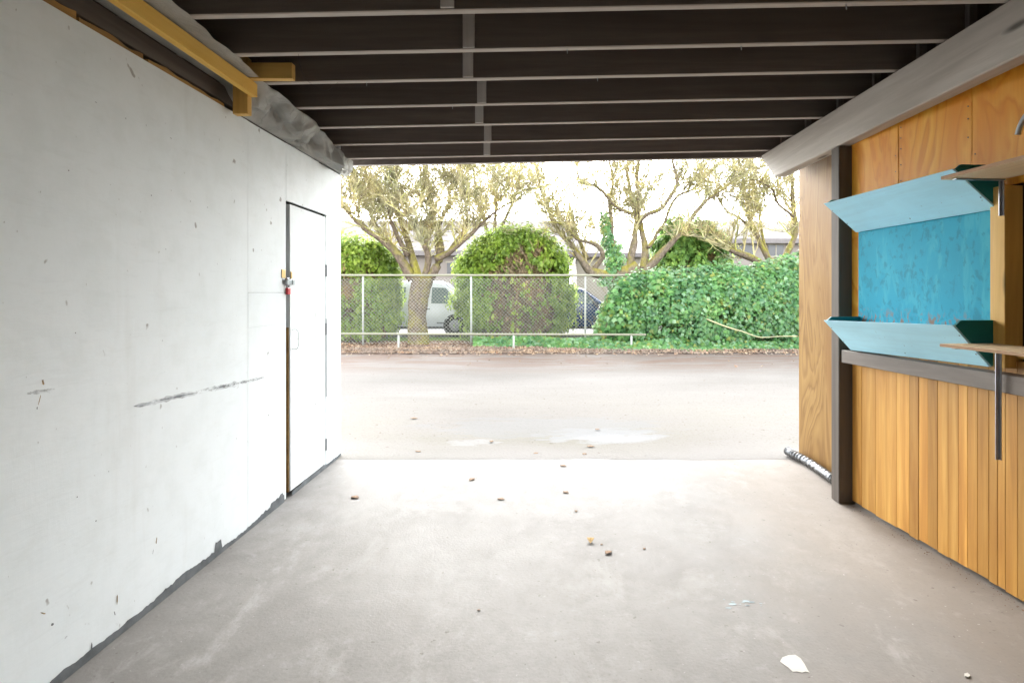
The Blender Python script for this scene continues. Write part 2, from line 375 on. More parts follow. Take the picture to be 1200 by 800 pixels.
MAT['brownspray'] = m_leaf('dead_spray', [(.12, .08, .045), (.19, .13, .07), (.26, .18, .10), (.16, .13, .06)], .2)
MAT['litter'] = m_leaf('leaf_litter', [(.09, .062, .048), (.18, .13, .10), (.27, .20, .16), (.34, .27, .20), (.24, .14, .10)], .15, .8)
MAT['bud'] = m_leaf('lichen_bud', [(.34, .34, .07), (.46, .44, .13), (.54, .50, .24), (.40, .42, .06)], .3, .8)
MAT['twig'] = m_leaf('pale_twig', [(.14, .11, .07), (.27, .23, .13), (.38, .34, .20), (.46, .42, .27), (.34, .34, .10)], 0, .9)
MAT['bark'] = m_bark('mossy_bark', (.15, .115, .085), (.22, .20, .03), .62)
MAT['bark2'] = m_bark('grey_brown_bark', (.17, .135, .10), (.24, .21, .035), .48)
MAT['lawnblade'] = m_leaf('grass_blade', [(.09, .17, .03), (.15, .24, .05), (.22, .30, .08)], .3)

# ------------------------------------------------------------------ ground
def sheet(name, x0, x1, y0, y1, z, mat, kind='structure', n=1, jag=None):
    o = mobj(name, [(x0, y0, z), (x1, y0, z), (x1, y1, z), (x0, y1, z)], [(0, 1, 2, 3)], mat); tag(o, None, None, kind=kind); return o
SLAB = 4.62
WALLX = -1.665
g = sheet('ground', -300, 300, -200, 600, -.05, MAT['lot'])
# alley: a gently uneven sheet between the slab and the verge
V, Fc = [], []
nx, ny = 240, 26
for j in range(ny + 1):
    for i in range(nx + 1):
        x = -24 + 48 * i / nx
        if j == 0: y, z = SLAB - .05 + .03 * mnoise.noise(Vector((x * 1.1, 1, 0))) + .05 * mnoise.noise(Vector((x * 4.3, 2, 0))), .0012
        elif j == 1: y, z = SLAB + .06, .004
        else: y = SLAB + .06 + (12.95 - SLAB) * (j - 1) / (ny - 1); z = -.008 + .009 * mnoise.noise(Vector((x * .5, y * .6, 0)))
        V.append((x, y, z))
for j in range(ny):
    for i in range(nx): a = j * (nx + 1) + i; Fc.append((a, a + 1, a + nx + 2, a + nx + 1))
tag(mobj('alley', V, Fc, MAT['alley'], smooth=True), None, None, kind='structure')
box('carport_floor', -4.2, 2.6, -3.4, SLAB, -.15, 0, MAT['slab'], bev=.004)['kind'] = 'structure'
# verge: raised strip of soil, then grass, then a parking lot
V, Fc = [], []; nx, ny = 80, 14
for j in range(ny + 1):
    for i in range(nx + 1):
        x = -24 + 48 * i / nx; y = 12.55 + 3.4 * j / ny
        e = min(1, j / 3); y += .18 * mnoise.noise(Vector((x * 1.3, 0, 3))) * (1 - e)
        V.append((x, y, -.03 + e * (.035 + .03 * mnoise.noise(Vector((x * 1.1, y * 1.1, 5))))))
for j in range(ny):
    for i in range(nx): a = j * (nx + 1) + i; Fc.append((a, a + 1, a + nx + 2, a + nx + 1))
tag(mobj('verge', V, Fc, MAT['soil'], smooth=True), None, None, kind='structure')
sheet('lawn', -24, 24, 15.9, 16.7, -.006, MAT['grassg'])

# ------------------------------------------------------------------ carport roof: deck, joists, blocking
def jz(x): return 2.51 + .02 * x           # the roof rises a little to the right
roof = empty('carport_roof', (0, 1, 2.51))
tag(roof, 'flat carport roof of dark brown joists and boards overhead', 'roof')
XL, XR = -4.1, 2.32
def rfn(x, y, z): return Vector((x, y, z + jz(x)))
box('roof_deck', XL, XR, -3.4, 5.09, .237, .30, MAT['deck'], roof, 0, rfn)
jy = [5.012, 4.757, 4.316, 3.872, 3.462, 3.052, 2.690, 2.318]
while jy[-1] > -2.9: jy.append(jy[-1] - .406)
def joist(name, y, x0, x1, t=.038, h=.234):
    bm = bmesh.new(); n = 9; rows = []
    for i in range(n + 1):
        x = x0 + (x1 - x0) * i / n; w = .0025 * mnoise.noise(Vector((x * 1.5, y * 3, 0)))
        rows.append([bm.verts.new((x, y + dy + w, jz(x) + dz)) for dy, dz in ((-t / 2, .004), (-t / 2 + .004, w), (t / 2 - .004, w), (t / 2, .004), (t / 2, h), (-t / 2, h))])
    for a, b in zip(rows, rows[1:]):
        for k in range(6):
            f = bm.faces.new((a[k], a[(k + 1) % 6], b[(k + 1) % 6], b[k]))
            f.material_index = 1 if k in (0, 1, 2) else 0
    bm.faces.new(rows[0]); bm.faces.new(rows[-1][::-1])
    bmesh.ops.recalc_face_normals(bm, faces=bm.faces)
    return bmobj(name, bm, None, roof, mats=[MAT['brown_x'], MAT['edge']])
for i, y in enumerate(jy): joist('fascia_board' if i == 0 else 'joist', y, XL, XR)
for y, x in zip(jy[1:], (-.461, -.412, -.428, -.367, -.397, -.346, -.385, -.33, -.39, -.35, -.40, -.34, -.38)):
    box('splice_plate', x - .028, x + .028, y - .031, y - .0215, .004 + random.uniform(0, .004), .222, MAT['plate'], roof, .002, rfn)
    xx = 2.035 + random.uniform(-.015, .015)
    box('joist_cleat', xx - .02, xx + .02, y - .050, y - .0215, .004, .225, MAT['edge_dark'], roof, .002, rfn)
for y0, y1 in zip(jy[1:], jy): box('blocking', 2.115, 2.15, y0 + .022, y1 - .022, .0, .23, MAT['brown_x'], roof, .002, rfn)
# fixings hanging from the joists
for (x, y) in ((.12, 2.69), (.95, 2.69), (-.55, 3.462), (-.95, 3.052), (1.25, 2.318), (.3, 3.052)):
    tube_obj('nail', [(x, y, jz(x) + .01), (x + .002, y - .004, jz(x) - .022)], .0022, MAT['steel'], roof, 6)
tube_obj('stray_wire', smooth_path([(-1.16, 2.68, 2.49), (-1.18, 2.80, 2.42), (-1.13, 2.93, 2.40), (-1.10, 3.04, 2.485)], 5), .0009, MAT['trim'], roof, 5)

# ------------------------------------------------------------------ left: white plywood storage wall
wall = empty('storage_wall', (WALLX - .05, 2, 0))
tag(wall, 'white painted plywood storage wall with a flush door and scuffs', 'wall')
def lw(px, py):                     # a pixel on the wall's face -> (y, z)
    Y = F * (-WALLX) / (VX - px); return Y, EYE + (VY - py) * Y / F
TOP = 2.325; T = .016
DY0, DY1, DZ = 3.665, 4.345, 1.945       # door opening
def panel(y0, y1, z0, z1, off=0):
    return box('plywood_panel', WALLX - T + off, WALLX + off, y0, y1, z0, z1, MAT['white'], wall, .0015)
panel(-3.38, 3.19, .012, TOP)
panel(3.1912, DY0, 1.3508, TOP - .002, -.0005)
panel(3.1912, DY0, 1.15, 1.3497, .0004)
panel(3.1906, DY0, .012, 1.1494, 0)
panel(DY0 + .002, 4.2092, DZ + .006, TOP, .0003)
panel(4.2105, 4.668, DZ + .006, TOP - .003, -.001)
panel(DY1 + .006, 4.668, .012, DZ + .003, -.0006)
# framing behind the skin, and the shed's other walls
box('framing', WALLX - .09, WALLX - T - .002, -3.38, 3.60, .0, 2.318, MAT['dark'], wall, 0)
box('framing', WALLX - .09, WALLX - T - .002, 4.36, 4.64, .0, 2.318, MAT['dark'], wall, 0)
box('framing', WALLX - .09, WALLX - T - .002, 3.605, 4.355, 1.99, 2.318, MAT['dark'], wall, 0)
box('front_skin', -4.1, WALLX - .002, 4.645, 4.665, .0, 2.66, MAT['white'], wall, .002)
box('back_skin', -4.1, WALLX - .002, -3.40, -3.385, .0, 2.66, MAT['white'], wall, .002)
box('outer_skin', -4.12, -4.102, -3.40, 4.665, .0, 2.66, MAT['white'], wall, .002)
# door
bm = bmesh.new()
dpts = [Vector(p) for p in ((WALLX - .034, 3.738, .035), (WALLX - .034, 3.728, DZ - .008), (WALLX - .034, DY1 - .001, .03), (WALLX - .034, DY1 - .001, DZ - .012),
                            (WALLX - .003, 3.738, .035), (WALLX - .003, 3.728, DZ - .008), (WALLX - .003, DY1 - .001, .03), (WALLX - .003, DY1 - .001, DZ - .012))]
bm_hexa(bm, dpts, .002); door = bmobj('door', bm, MAT['white'], wall)
box('door_edge', WALLX - .033, WALLX - .012, 3.7255, 3.7345, .03, 1.12, MAT['rawwood'], door, .001)
box('door_stop', WALLX - .075, WALLX - .045, 3.612, 3.76, .0, DZ + .02, MAT['black'], wall, 0)
box('jamb', WALLX - .044, WALLX - .017, 3.612, 3.640, .0, DZ + .02, MAT['black'], wall, 0)
box('head_stop', WALLX - .075, WALLX - .04, 3.76, 4.35, DZ - .06, DZ + .03, MAT['black'], wall, 0)
for z in (1.52, 1.07, .18):
    h = box('hinge', WALLX - .004, WALLX + .004, DY1 - .006, DY1 + .010, z - .045, z + .045, MAT['greybase'], door, .001)
box('hinge', WALLX - .002, WALLX + .0025, DY1 + .001, DY1 + .0045, .55, 1.15, MAT['greybase'], door, 0)
tube_obj('pull_handle', smooth_path([(WALLX - .002, 3.755, 1.105), (WALLX + .035, 3.757, 1.10), (WALLX + .045, 3.757, 1.04), (WALLX + .035, 3.757, .98), (WALLX - .002, 3.755, .975)], 4), .0026, MAT['white'], door, 8)
# hasp, staple plate and padlock
hy, hz = lw(336, 327)
box('strike_plate', WALLX, WALLX + .004, 3.60, 3.652, 1.445, 1.50, MAT['brass'], wall, .001)
box('strike_plate', WALLX - .002, WALLX + .003, 3.732, 3.752, 1.44, 1.49, MAT['brass'], wall, .001)
hasp = box('hasp', WALLX + .001, WALLX + .006, 3.615, 3.775, 1.405, 1.438, MAT['steel'], wall, .002)
V, Fc = [], []
tube(V, Fc, [Vector((WALLX + .004, 3.655, 1.422)), Vector((WALLX + .020, 3.655, 1.422)), Vector((WALLX + .024, 3.655, 1.422))], [.026, .026, .021], 18)
mobj('hasp_boss', V, Fc, MAT['steel'], hasp)
box('hasp_tab', WALLX + .0065, WALLX + .010, 3.742, 3.775, 1.402, 1.441, MAT['steel'], hasp, .002)
lock = empty('padlock', (WALLX + .015, 3.67, 1.34)); tag(lock, 'small red padlock hanging from the hasp of the white door', 'padlock')
box('lock_body', WALLX + .002, WALLX + .020, 3.651, 3.691, 1.338, 1.384, MAT['red'], lock, .004)
tube_obj('shackle', smooth_path([(WALLX + .011, 3.658, 1.38), (WALLX + .011, 3.658, 1.408), (WALLX + .012, 3.671, 1.421), (WALLX + .011, 3.684, 1.408), (WALLX + .011, 3.684, 1.38)], 4), .0035, MAT['steel'], lock, 8)
# bare grey strip along the foot of the wall
def jag_strip(name, y0, y1, hfun, x, mat, parent):
    n = int((y1 - y0) / .012); V, Fc = [], []
    for i in range(n + 1):
        y = y0 + (y1 - y0) * i / n; V += [(x, y, .001), (x, y, hfun(y))]
    for i in range(n): a = 2 * i; Fc.append((a, a + 2, a + 3, a + 1))
    return mobj(name, V, Fc, mat, parent)
def hf(y):
    s = .032 + .022 * mnoise.noise(Vector((y * 2.1, 0, 1))) + .018 * max(0, mnoise.noise(Vector((y * 9, 4, 1)))) + .008 * mnoise.noise(Vector((y * 40, 4, 1)))
    if 2.86 < y < 2.93: s += .045
    if 3.45 < y < 3.62: s += .02
    return max(.008, s)
jag_strip('bare_base', -3.3, 3.64, hf, WALLX + .0018, MAT['greybase'], wall)
jag_strip('bare_base', 3.75, 4.666, lambda y: hf(y) * .9, WALLX + .0018, MAT['greybase'], wall)
# scuffs and chips on the wall
def streak(p0, p1, w, mat, seed, n=60, gap=.25, x=.0012):
    (y0, z0), (y1, z1) = lw(*p0), lw(*p1); V, Fc = [], []
    for i in range(n + 1):
        t = i / n; y = y0 + (y1 - y0) * t; z = z0 + (z1 - z0) * t
        ww = w * (math.sin(math.pi * min(1, max(0, t))) ** .4) * (.45 + .7 * abs(mnoise.noise(Vector((t * 14, seed, 0)))) + .35 * mnoise.noise(Vector((t * 40, seed, 3))))
        o = .2 * w * mnoise.noise(Vector((t * 6, seed, 7)))
        V += [(WALLX + x, y, z - max(.0004, ww) + o), (WALLX + x, y, z + max(.0004, ww) + o)]
    for i in range(n):
        if mnoise.noise(Vector((i * .23, seed, 9))) > -.6 + gap: a = 2 * i; Fc.append((a, a + 2, a + 3, a + 1))
    return mobj('scuff_mark', V, Fc, mat, wall)
streak((156, 476), (311, 442), .022, MAT['smear'], 1, gap=-1)
streak((180, 470.5), (311, 442), .008, MAT['smear2'], 2, gap=-1, x=.0016)
streak((31, 461), (64, 456), .011, MAT['smear2'], 3, 24, gap=-1)
streak((291, 210), (291, 384), .0016, MAT['scuff'], 4, 60, gap=.2)
def chip(px, py, w, h, seed, mat='chip', ang=0):
    y, z = lw(px, py); n = 14; V = [(WALLX + .0014, y, z)]
    for k in range(n):
        a = 2 * math.pi * k / n; r = .55 + .7 * abs(mnoise.noise(Vector((math.cos(a) * 2, math.sin(a) * 2, seed))))
        u, v = w * r * math.cos(a), h * r * math.sin(a)
        V.append((WALLX + .0014, y + u * math.cos(ang) - v * math.sin(ang), z + u * math.sin(ang) + v * math.cos(ang)))
    mobj('paint_chip', V, [(0, 1 + k, 1 + (k + 1) % n) for k in range(n)], MAT[mat], wall)
for q in ((50, 448, .006, .014, 1, 'chip', .2), (46, 468, .0025, .022, 2, 'chip', -.3), (43, 478, .003, .006, 3, 'greybase', 0),
          (50, 718, .003, .018, 4, 'chip', .9), (61, 731, .010, .006, 5, 'greybase', -.5), (183, 633, .005, .018, 6, 'chip', -.2),
          (179, 646, .002, .012, 7, 'greybase', -.3), (137, 702, .005, .024, 8, 'chip', 0), (134, 718, .003, .014, 9, 'greybase', .3),
          (107, 757, .006, .02, 10, 'greybase', 0), (77, 746, .010, .003, 11, 'scuff', .3), (200, 162, .010, .003, 12, 'scuff', -.3), (112, 120, .008, .003, 13, 'scuff', -.3),
          (171, 147, .004, .004, 14, 'scuff', 0), (147, 139, .004, .005, 15, 'scuff', 0), (80, 200, .004, .003, 16, 'greybase', 0),
          (177, 229, .004, .003, 17, 'greybase', 0), (223, 236, .003, .004, 18, 'greybase', 0), (243, 243, .003, .004, 19, 'greybase', 0), (88, 390, .004, .003, 20, 'greybase', 0),
          (194, 292, .003, .003, 21, 'greybase', 0), (190, 399, .002, .004, 22, 'greybase', 0), (90, 582, .004, .003, 23, 'greybase', 0), (112, 610, .005, .003, 24, 'greybase', .4), (127, 552, .002, .004, 25, 'greybase', 0)):
    chip(*q)
# raw top plate showing above the white paint: two weathered lengths
def ragged(name, y0, y1, x0, x1, z0, z1, mat, seed):
    bm = bmesh.new(); n = 26; rows = []
    for i in range(n + 1):
        y = y0 + (y1 - y0) * i / n; d = .012 * mnoise.noise(Vector((y * 9, seed, 0)))
        rows.append([bm.verts.new(p) for p in ((x0, y, z0), (x1 + d * .3, y, z0), (x1 + d * .3, y, z1 + d), (x0, y, z1 + d))])
    for a, b in zip(rows, rows[1:]):
        for k in range(4): bm.faces.new((a[k], a[(k + 1) % 4], b[(k + 1) % 4], b[k]))
    bm.faces.new(rows[0]); bm.faces.new(rows[-1][::-1]); bmesh.ops.recalc_face_normals(bm, faces=bm.faces)
    return bmobj(name, bm, mat, wall)
ragged('top_plate', 1.2, 2.02, WALLX - .06, WALLX - .006, TOP - .004, TOP + .030, MAT['rawwood'], 1)
ragged('top_plate', 2.035, 2.36, WALLX - .06, WALLX - .006, TOP - .004, TOP + .022, MAT['rawwood'], 2)
ragged('top_plate', 2.39, 2.96, WALLX - .06, WALLX - .004, TOP - .004, TOP + .017, MAT['rawwood'], 3)
ragged('top_plate', 2.97, 4.6, WALLX - .06, WALLX - .012, TOP - .004, TOP + .006, MAT['greybase'], 4)
hb = empty('header_beam', (-1.75, 2, 2.36)); tag(hb, 'dark brown header beam resting along the top of the white wall', 'beam')
box('beam_ply', -1.725, -1.688, -3.38, 3.6, 2.362, 2.45, MAT['brown'], hb, .003)
box('beam_ply', -1.765, -1.7265, -3.38, 3.6, 2.362, 2.475, MAT['brown'], hb, .003)

# new pine pieces
tag(box('pine_batten', -1.5585, -1.525, -1.2, 3.02, 2.396, 2.468, MAT['pine_y'], None, .002), 'long yellow pine batten running level above the white wall', 'batten')
tag(box('pine_block', -1.640, -1.5605, 2.986, 3.030, 2.298, 2.60, MAT['pine_z'], None, .002), 'short upright orange pine block where the long batten ends', 'timber block')
tag(box('pine_offcut', -1.56, -1.306, 2.942, 2.984, 2.4685, 2.552, MAT['pine_x'], None, .002), 'short yellow pine offcut poking out level under the joists', 'timber block')

# crumpled plastic sheet between joists and wall top
def plastic():
    V, Fc = [], []; nu, nv = 420, 48
    ys = [0.9, 1.5, 2.0, 2.45, 2.75, 3.1, 3.35, 3.7, 4.0, 4.35, 4.6, 4.82]
    xs = [-1.38, -1.39, -1.40, -1.43, -1.46, -1.47, -1.475, -1.50, -1.53, -1.575, -1.595, -1.61]
    rn = random.Random(12)
    # crumple: creases run between random points of the sheet; the height is a sum of tent folds across those lines
    lines = []
    for k in range(190):
        y0, t0 = rn.uniform(.9, 4.8), rn.uniform(-.1, 1.1); an = rn.choice((rn.uniform(-.9, .9), rn.uniform(.9, 2.2)))
        lines.append((y0, t0, math.cos(an), math.sin(an), rn.uniform(.025, .085), rn.uniform(.10, .38), rn.choice((-1, 1)) * rn.uniform(.010, .028)))
    def ip(y):
        for a in range(len(ys) - 1):
            if ys[a] <= y <= ys[a + 1]: t = (y - ys[a]) / (ys[a + 1] - ys[a]); return xs[a] + (xs[a + 1] - xs[a]) * t
        return xs[-1]
    def crumple(y, t):
        h = 0; tt = t * .27
        for y0, t0, c, s_, wd, ln, am in lines:
            dy, dt = y - y0, tt - t0 * .27
            if abs(dy) > .5: continue
            al = dy * c + dt * s_; ac = -dy * s_ + dt * c
            if abs(ac) < wd and abs(al) < ln: h += am * (1 - abs(ac) / wd) * (1 - (al / ln) ** 2)
        return h
    for i in range(nu + 1):
        y = .9 + 3.9 * i / nu; xa = ip(y) + .03 * mnoise.noise(Vector((y * 3.1, 0, 2))) + .012 * mnoise.noise(Vector((y * 11, 0, 2)))
        hang = min(1, max(0, (y - 2.96) / .18)); hang = hang * hang * (3 - 2 * hang)
        za = jz(xa) - .006 - .016 * (.5 + .5 * math.sin(y * 15.4))
        for j in range(nv + 1):
            t = j / nv
            x = xa + (-1.668 - xa) * t; z = za + (2.332 - za) * (t ** 1.15)
            xf = xa + (-1.69 - xa) * t; zf_ = 2.478 - .012 * t - .012 * max(0, t - .6)
            x = xf + (x - xf) * hang; z = zf_ + (z - zf_) * hang
            sag = math.sin(math.pi * min(1, t * 1.02)) ** .7
            w = sag * (.030 + .022 * math.sin(y * 9.1) + crumple(y, t) * 1.25)
            if hang < 1: w = w * (.25 + .75 * hang) - .012 * (1 - hang)
            V.append((x + w * .7, y + .3 * crumple(y + .2, t) * sag, z - w * (.7 * hang - .25 * (1 - hang))))
    for i in range(nu):
        for j in range(nv): a = i * (nv + 1) + j; Fc.append((a, a + nv + 1, a + nv + 2, a + 1))
    return mobj('plastic_sheet', V, Fc, MAT['plastic'], smooth=True)
tag(plastic(), 'crumpled grey plastic sheet tucked between joists and wall top', 'plastic sheet')

# ------------------------------------------------------------------ right: post, beam, boarded wall
TH = R(4.9); P0 = Vector((1.985, 3.62, 0))
UD = Vector((math.sin(TH), -math.cos(TH), 0)); WD = Vector((-math.cos(TH), -math.sin(TH), 0))
def W(u, w, z): return P0 + UD * u + WD * w + Vector((0, 0, z))
def wray(px, py, w):                # a pixel on the plane w -> (u, z)
    d = Vector(((px - VX) / F, 1, (VY - py) / F)); o = Vector((0, 0, EYE))
    t = (w - (o - P0).dot(WD)) / d.dot(WD); p = o + d * t
    return (p - P0).dot(UD), p.z
def wbox(name, u0, u1, w0, w1, z0, z1, mat, parent=None, bev=.002):
    return box(name, u0, u1, w0, w1, z0, z1, mat, parent, bev, W)
# beam with its angled nose
bm = bmesh.new(); BX0, BX1 = 1.90, 1.99
prof = [(-3.4, 2.294), (4.60, 2.294), (4.86, 2.50), (4.885, 2.538), (-3.4, 2.538)]
beam = prism('support_beam', [Vector((BX0, y, z)) for y, z in prof], Vector((BX1 - BX0, 0, 0)), MAT['taupe'], None, .006)
tag(beam, 'big taupe support beam with angled nose above the timber wall', 'beam')
tag(box('support_post', 1.902, 2.012, 3.607, 3.702, 0, 2.290, MAT['taupe_z'], None, .004), 'square taupe post standing at the end of the boarded wall', 'post')
tw = empty('timber_wall', tuple(W(.6, -.05, 0))); tag(tw, 'timber side wall of orange plywood above upright cedar boards', 'wall')
# boards: seam positions read off the wall's foot
seam_px = [1000, 1009.5, 1026, 1039, 1051, 1065.5, 1076.5, 1087, 1098.5, 1111, 1123, 1134, 1145.5, 1159, 1169, 1178, 1192, 1207]
us = [wray(x, 560, 0)[0] for x in seam_px]
us[0] = .016
k = .07
while us[-1] < 5.2: us.append(us[-1] + random.choice((.06, .07, .075, .055)))
for a, b in zip(us, us[1:]):
    d = random.uniform(-.0012, .0012)
    wbox('board', a + .0004, b - .0004, -.018, d, .012 + random.uniform(0, .012), 1.05, MAT['board'], tw, random.choice((.0008, .0012, .0022)))
# plywood sheets above the rail
uA, uB = wray(1053, 180, 0)[0], wray(1139, 150, 0)[0]
uS0 = wray(1160.5, 330, .05)[0]
wbox('plywood_sheet', .014, uA - .001, -.016, .002, 1.055, 2.53, MAT['ply'], tw, .0015)
wbox('plywood_sheet', uA + .001, uB - .001, -.016, 0, 1.055, 2.53, MAT['ply'], tw, .0015)
wbox('plywood_sheet', uB + .002, 2.3, -.016, .001, 1.83, 2.53, MAT['ply'], tw, .0015)
wbox('plywood_sheet', 2.303, 5.2, -.016, 0, 1.055, 2.53, MAT['ply'], tw, .0015)
for k in range(22):
    u = random.choice((uA - .02, uA + .02, uB - .02, uB + .02)); p = W(u, .0, 1.86 + .03 * k)
    if p.z < 2.29: tube_obj('nail', [p, p + WD * .0035], .003, MAT['greybase'], tw, 7)
# rail, climbing slightly towards the near end
uR = wray(986, 417, .085)[0]
bm = bmesh.new()
zf, zn = (.908, .988), (.985, 1.075)
uN = 5.2; sl_ = (1.028 - .988) / (wray(1200, 440, .085)[0] - uR); 
pts = []
for u in (uR, uN):
    for w in (.004, .085):
        for k in (0, 1):
            zz = zf[k] + sl_ * .8 * min(u - uR, 1.5)
            pts.append(W(u, w, zz))
bm_hexa(bm, pts, .003); bmobj('rail', bm, MAT['taupe_rail'], tw)
# open bay beyond the trough: dark lining, stud and cleats
wbox('cavity_lining', uB - .1, 2.32, -.13, -.12, 1.0, 1.9, MAT['dark'], tw, 0)
uS1 = wray(1178, 330, .05)[0]
railtop = lambda u: zf[1] + sl_ * .8 * min(u - uR, 1.5)
wbox('stud', uS0, uS1, -.035, .052, railtop(uS0) + .004, 1.822, MAT['pine_z'], tw, .002)
wbox('cleat', uS1 + .003, 2.29, -.10, -.062, 1.53, 1.60, MAT['pine_x'], tw, .002)
wbox('sill_plate', uS1 + .003, 2.29, -.09, .0, 1.062, 1.105, MAT['pine_x'], tw, .002)
# outer sheathing, and the plywood sheet that runs past the post
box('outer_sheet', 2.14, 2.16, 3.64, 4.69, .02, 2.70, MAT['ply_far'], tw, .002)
box('outer_skin', 2.24, 2.26, -3.4, 3.635, .0, 2.70, MAT['dark'], tw, 0)
box('closing_panel', 2.016, 2.139, 3.70, 3.72, .02, 2.29, MAT['dark'], tw, 0)
# unseen white back wall, added close behind the camera to bounce light in
bw = box('bounce_back_wall', -1.66, 2.23, -.80, -.70, 0, 2.47, MAT['house'], None, .002); tag(bw, 'unseen plain white back wall added close behind to bounce light', 'wall')

# blue panel and the two V troughs
uT1 = wray(1159.5, 430, .072)[0]; uT0 = wray(997, 409, .072)[0]
bp = empty('painted_panel', tuple(W((uT0 + uT1) / 2, .02, 1.2))); tag(bp, 'turquoise wall panel with peeling paint between the two blue troughs', 'panel')
wbox('panel_board', uT0 - .004, uT1 - .002, .0035, .020, 1.03, 1.80, MAT['turq'], bp, .001)
def trough(label, zb, zt, w0, w1, tilt=0.0):
    root = empty('wall_trough', tuple(W((uT0 + uT1) / 2, .03, zb))); tag(root, label, 'trough', 'blue wall troughs')
    def Z(u, z): return z + tilt * (u - uT0)
    t = .014
    def quad(u0, u1, wb, wt, name, mat, thick, dz0=0, dz1=0):
        pts = []
        for u in (u0, u1):
            for k in (0, 1):
                for (w, z) in ((wb, zb), (wt, zt)): pts.append(W(u, w - (thick if k == 0 else 0), Z(u, z)))
        bm = bmesh.new(); bm_hexa(bm, pts, .0015); return bmobj(name, bm, mat, root)
    quad(uT0, uT1, w0, w1, 'front_panel', MAT['paleblue'], t)
    for (u, f) in ((uT1 - .012, .3), (uT1 - .012, .75), (uT0 + .012, .3), (uT0 + .012, .75), ((uT0 + uT1) / 2, .12)):
        p = W(u, w0 + (w1 - w0) * f, Z(u, zb + (zt - zb) * f)); nn = (WD * (zt - zb) - Vector((0, 0, 1)) * (w1 - w0)).normalized()
        tube_obj('screw', [p - nn * .002, p + nn * .0012], .0035, MAT['greybase'], root, 8)
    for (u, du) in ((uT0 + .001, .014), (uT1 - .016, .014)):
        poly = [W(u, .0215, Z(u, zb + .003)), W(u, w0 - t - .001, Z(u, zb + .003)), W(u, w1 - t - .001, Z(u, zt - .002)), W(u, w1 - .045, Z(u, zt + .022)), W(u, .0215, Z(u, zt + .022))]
        prism('end_panel', poly, UD * du, MAT['shaded_blue'], root, .001)
    return root
def near_front(px, py):             # pixel on the vertical plane through the near end -> (w, z)
    n = UD; d = Vector(((px - VX) / F, 1, (VY - py) / F)); o = Vector((0, 0, EYE)); p0 = W(uT1, 0, 0)
    t = (p0 - o).dot(n) / d.dot(n); p = o + d * t
    return (p - P0).dot(WD), p.z
w1, zt1 = near_front(1116, 381); zb1 = railtop((uT0 + uT1) / 2) + .002
w2, zt2 = near_front(1116, 198)
uu, zb2 = wray(1159.5, 246, .04)
tl = sl_ * .8
trough('pale blue V trough resting on the taupe rail', railtop(uT0) + .003, zt1 - tl * (uT1 - uT0), .072, w1, tl)
trough('pale blue V trough fixed above the turquoise panel', zb2, zt2, .040, w2, 0)

# shelves with steel brackets
def on_u(px, py, u):                # a pixel on the vertical plane u = const -> (w, z)
    d = Vector(((px - VX) / F, 1, (VY - py) / F)); o = Vector((0, 0, EYE))
    t = (W(u, 0, 0) - o).dot(UD) / d.dot(UD); p = o + d * t
    return (p - P0).dot(WD), p.z
def shelf(label, bpx, bpy_, tip, wb, th, zleg, stout):
    ub = wray(bpx, bpy_, wb)[0]; u = ub - .030; w, z = on_u(tip[0], tip[1], u)
    root = empty('plywood_shelf', tuple(W(u + .3, .2, z))); tag(root, label, 'shelf', 'plywood shelves on steel brackets')
    wbox('shelf_board', u, u + 1.6, wb, w, z, z + th, MAT['shelfply'], root, .001)
    wbox('shelf_edge', u + .001, u + 1.6, w + .0004, w + .004, z + .001, z + th - .001, MAT['shelfedge'], root, 0)
    br = wbox('bracket', ub, ub + .022, wb + .001, w - .025, z - .0065, z - .0015, MAT['steel'], root, .001)
    wbox('bracket_leg', ub, ub + .004, wb + .001, wb + stout, zleg, z - .007, MAT['steel'], br, .0005)
    wbox('bracket_rib', ub + .0045, ub + .014, wb + .001, wb + .005, zleg, z - .007, MAT['steel'], br, .0005)
    print(label, round(u, 3), round(w, 3), round(z, 3))
shelf('upper plywood shelf on a short steel bracket, above the pine cleat', 1174, 235, (1103.5, 211), .056, .016, wray(1174, 253, .056)[1], .016)
shelf('lower plywood shelf whose long steel leg hangs past the rail', 1171, 470, (1102, 406), .098, .013, wray(1171, 538, .098)[1], .020)
# grey curved hook on the plywood
uh, zh = wray(1190, 150, .10)
hp = smooth_path([W(uh + .16, .002, zh + .09), W(uh + .16, .07, zh + .085), W(uh + .13, .105, zh + .075), W(uh + .07, .11, zh + .045), W(uh + .035, .11, zh + .005), W(uh + .02, .11, zh - .035)], 5)
tag(tube_obj('pipe_hook', hp, .0105, MAT['pipe'], None, 12), 'grey bent pipe hook sticking out of the orange plywood', 'hook')
# foil duct on the floor at the foot of the outer sheet
V, Fc = [], []; path = smooth_path([(2.06, 3.96, .034), (2.065, 4.15, .036), (2.07, 4.4, .036), (2.04, 4.55, .042), (2.035, 4.66, .044)], 22); rad = []
for i, p in enumerate(path):
    rad.append(.030 + .006 * math.sin(i * 1.25) + .004 * mnoise.noise(Vector((i * .4, 0, 0))))
tube(V, Fc, path, rad, 16)
tag(mobj('foil_duct', V, Fc, MAT['foil'], smooth=True), 'crumpled silver foil duct lying along the foot of plywood', 'duct')

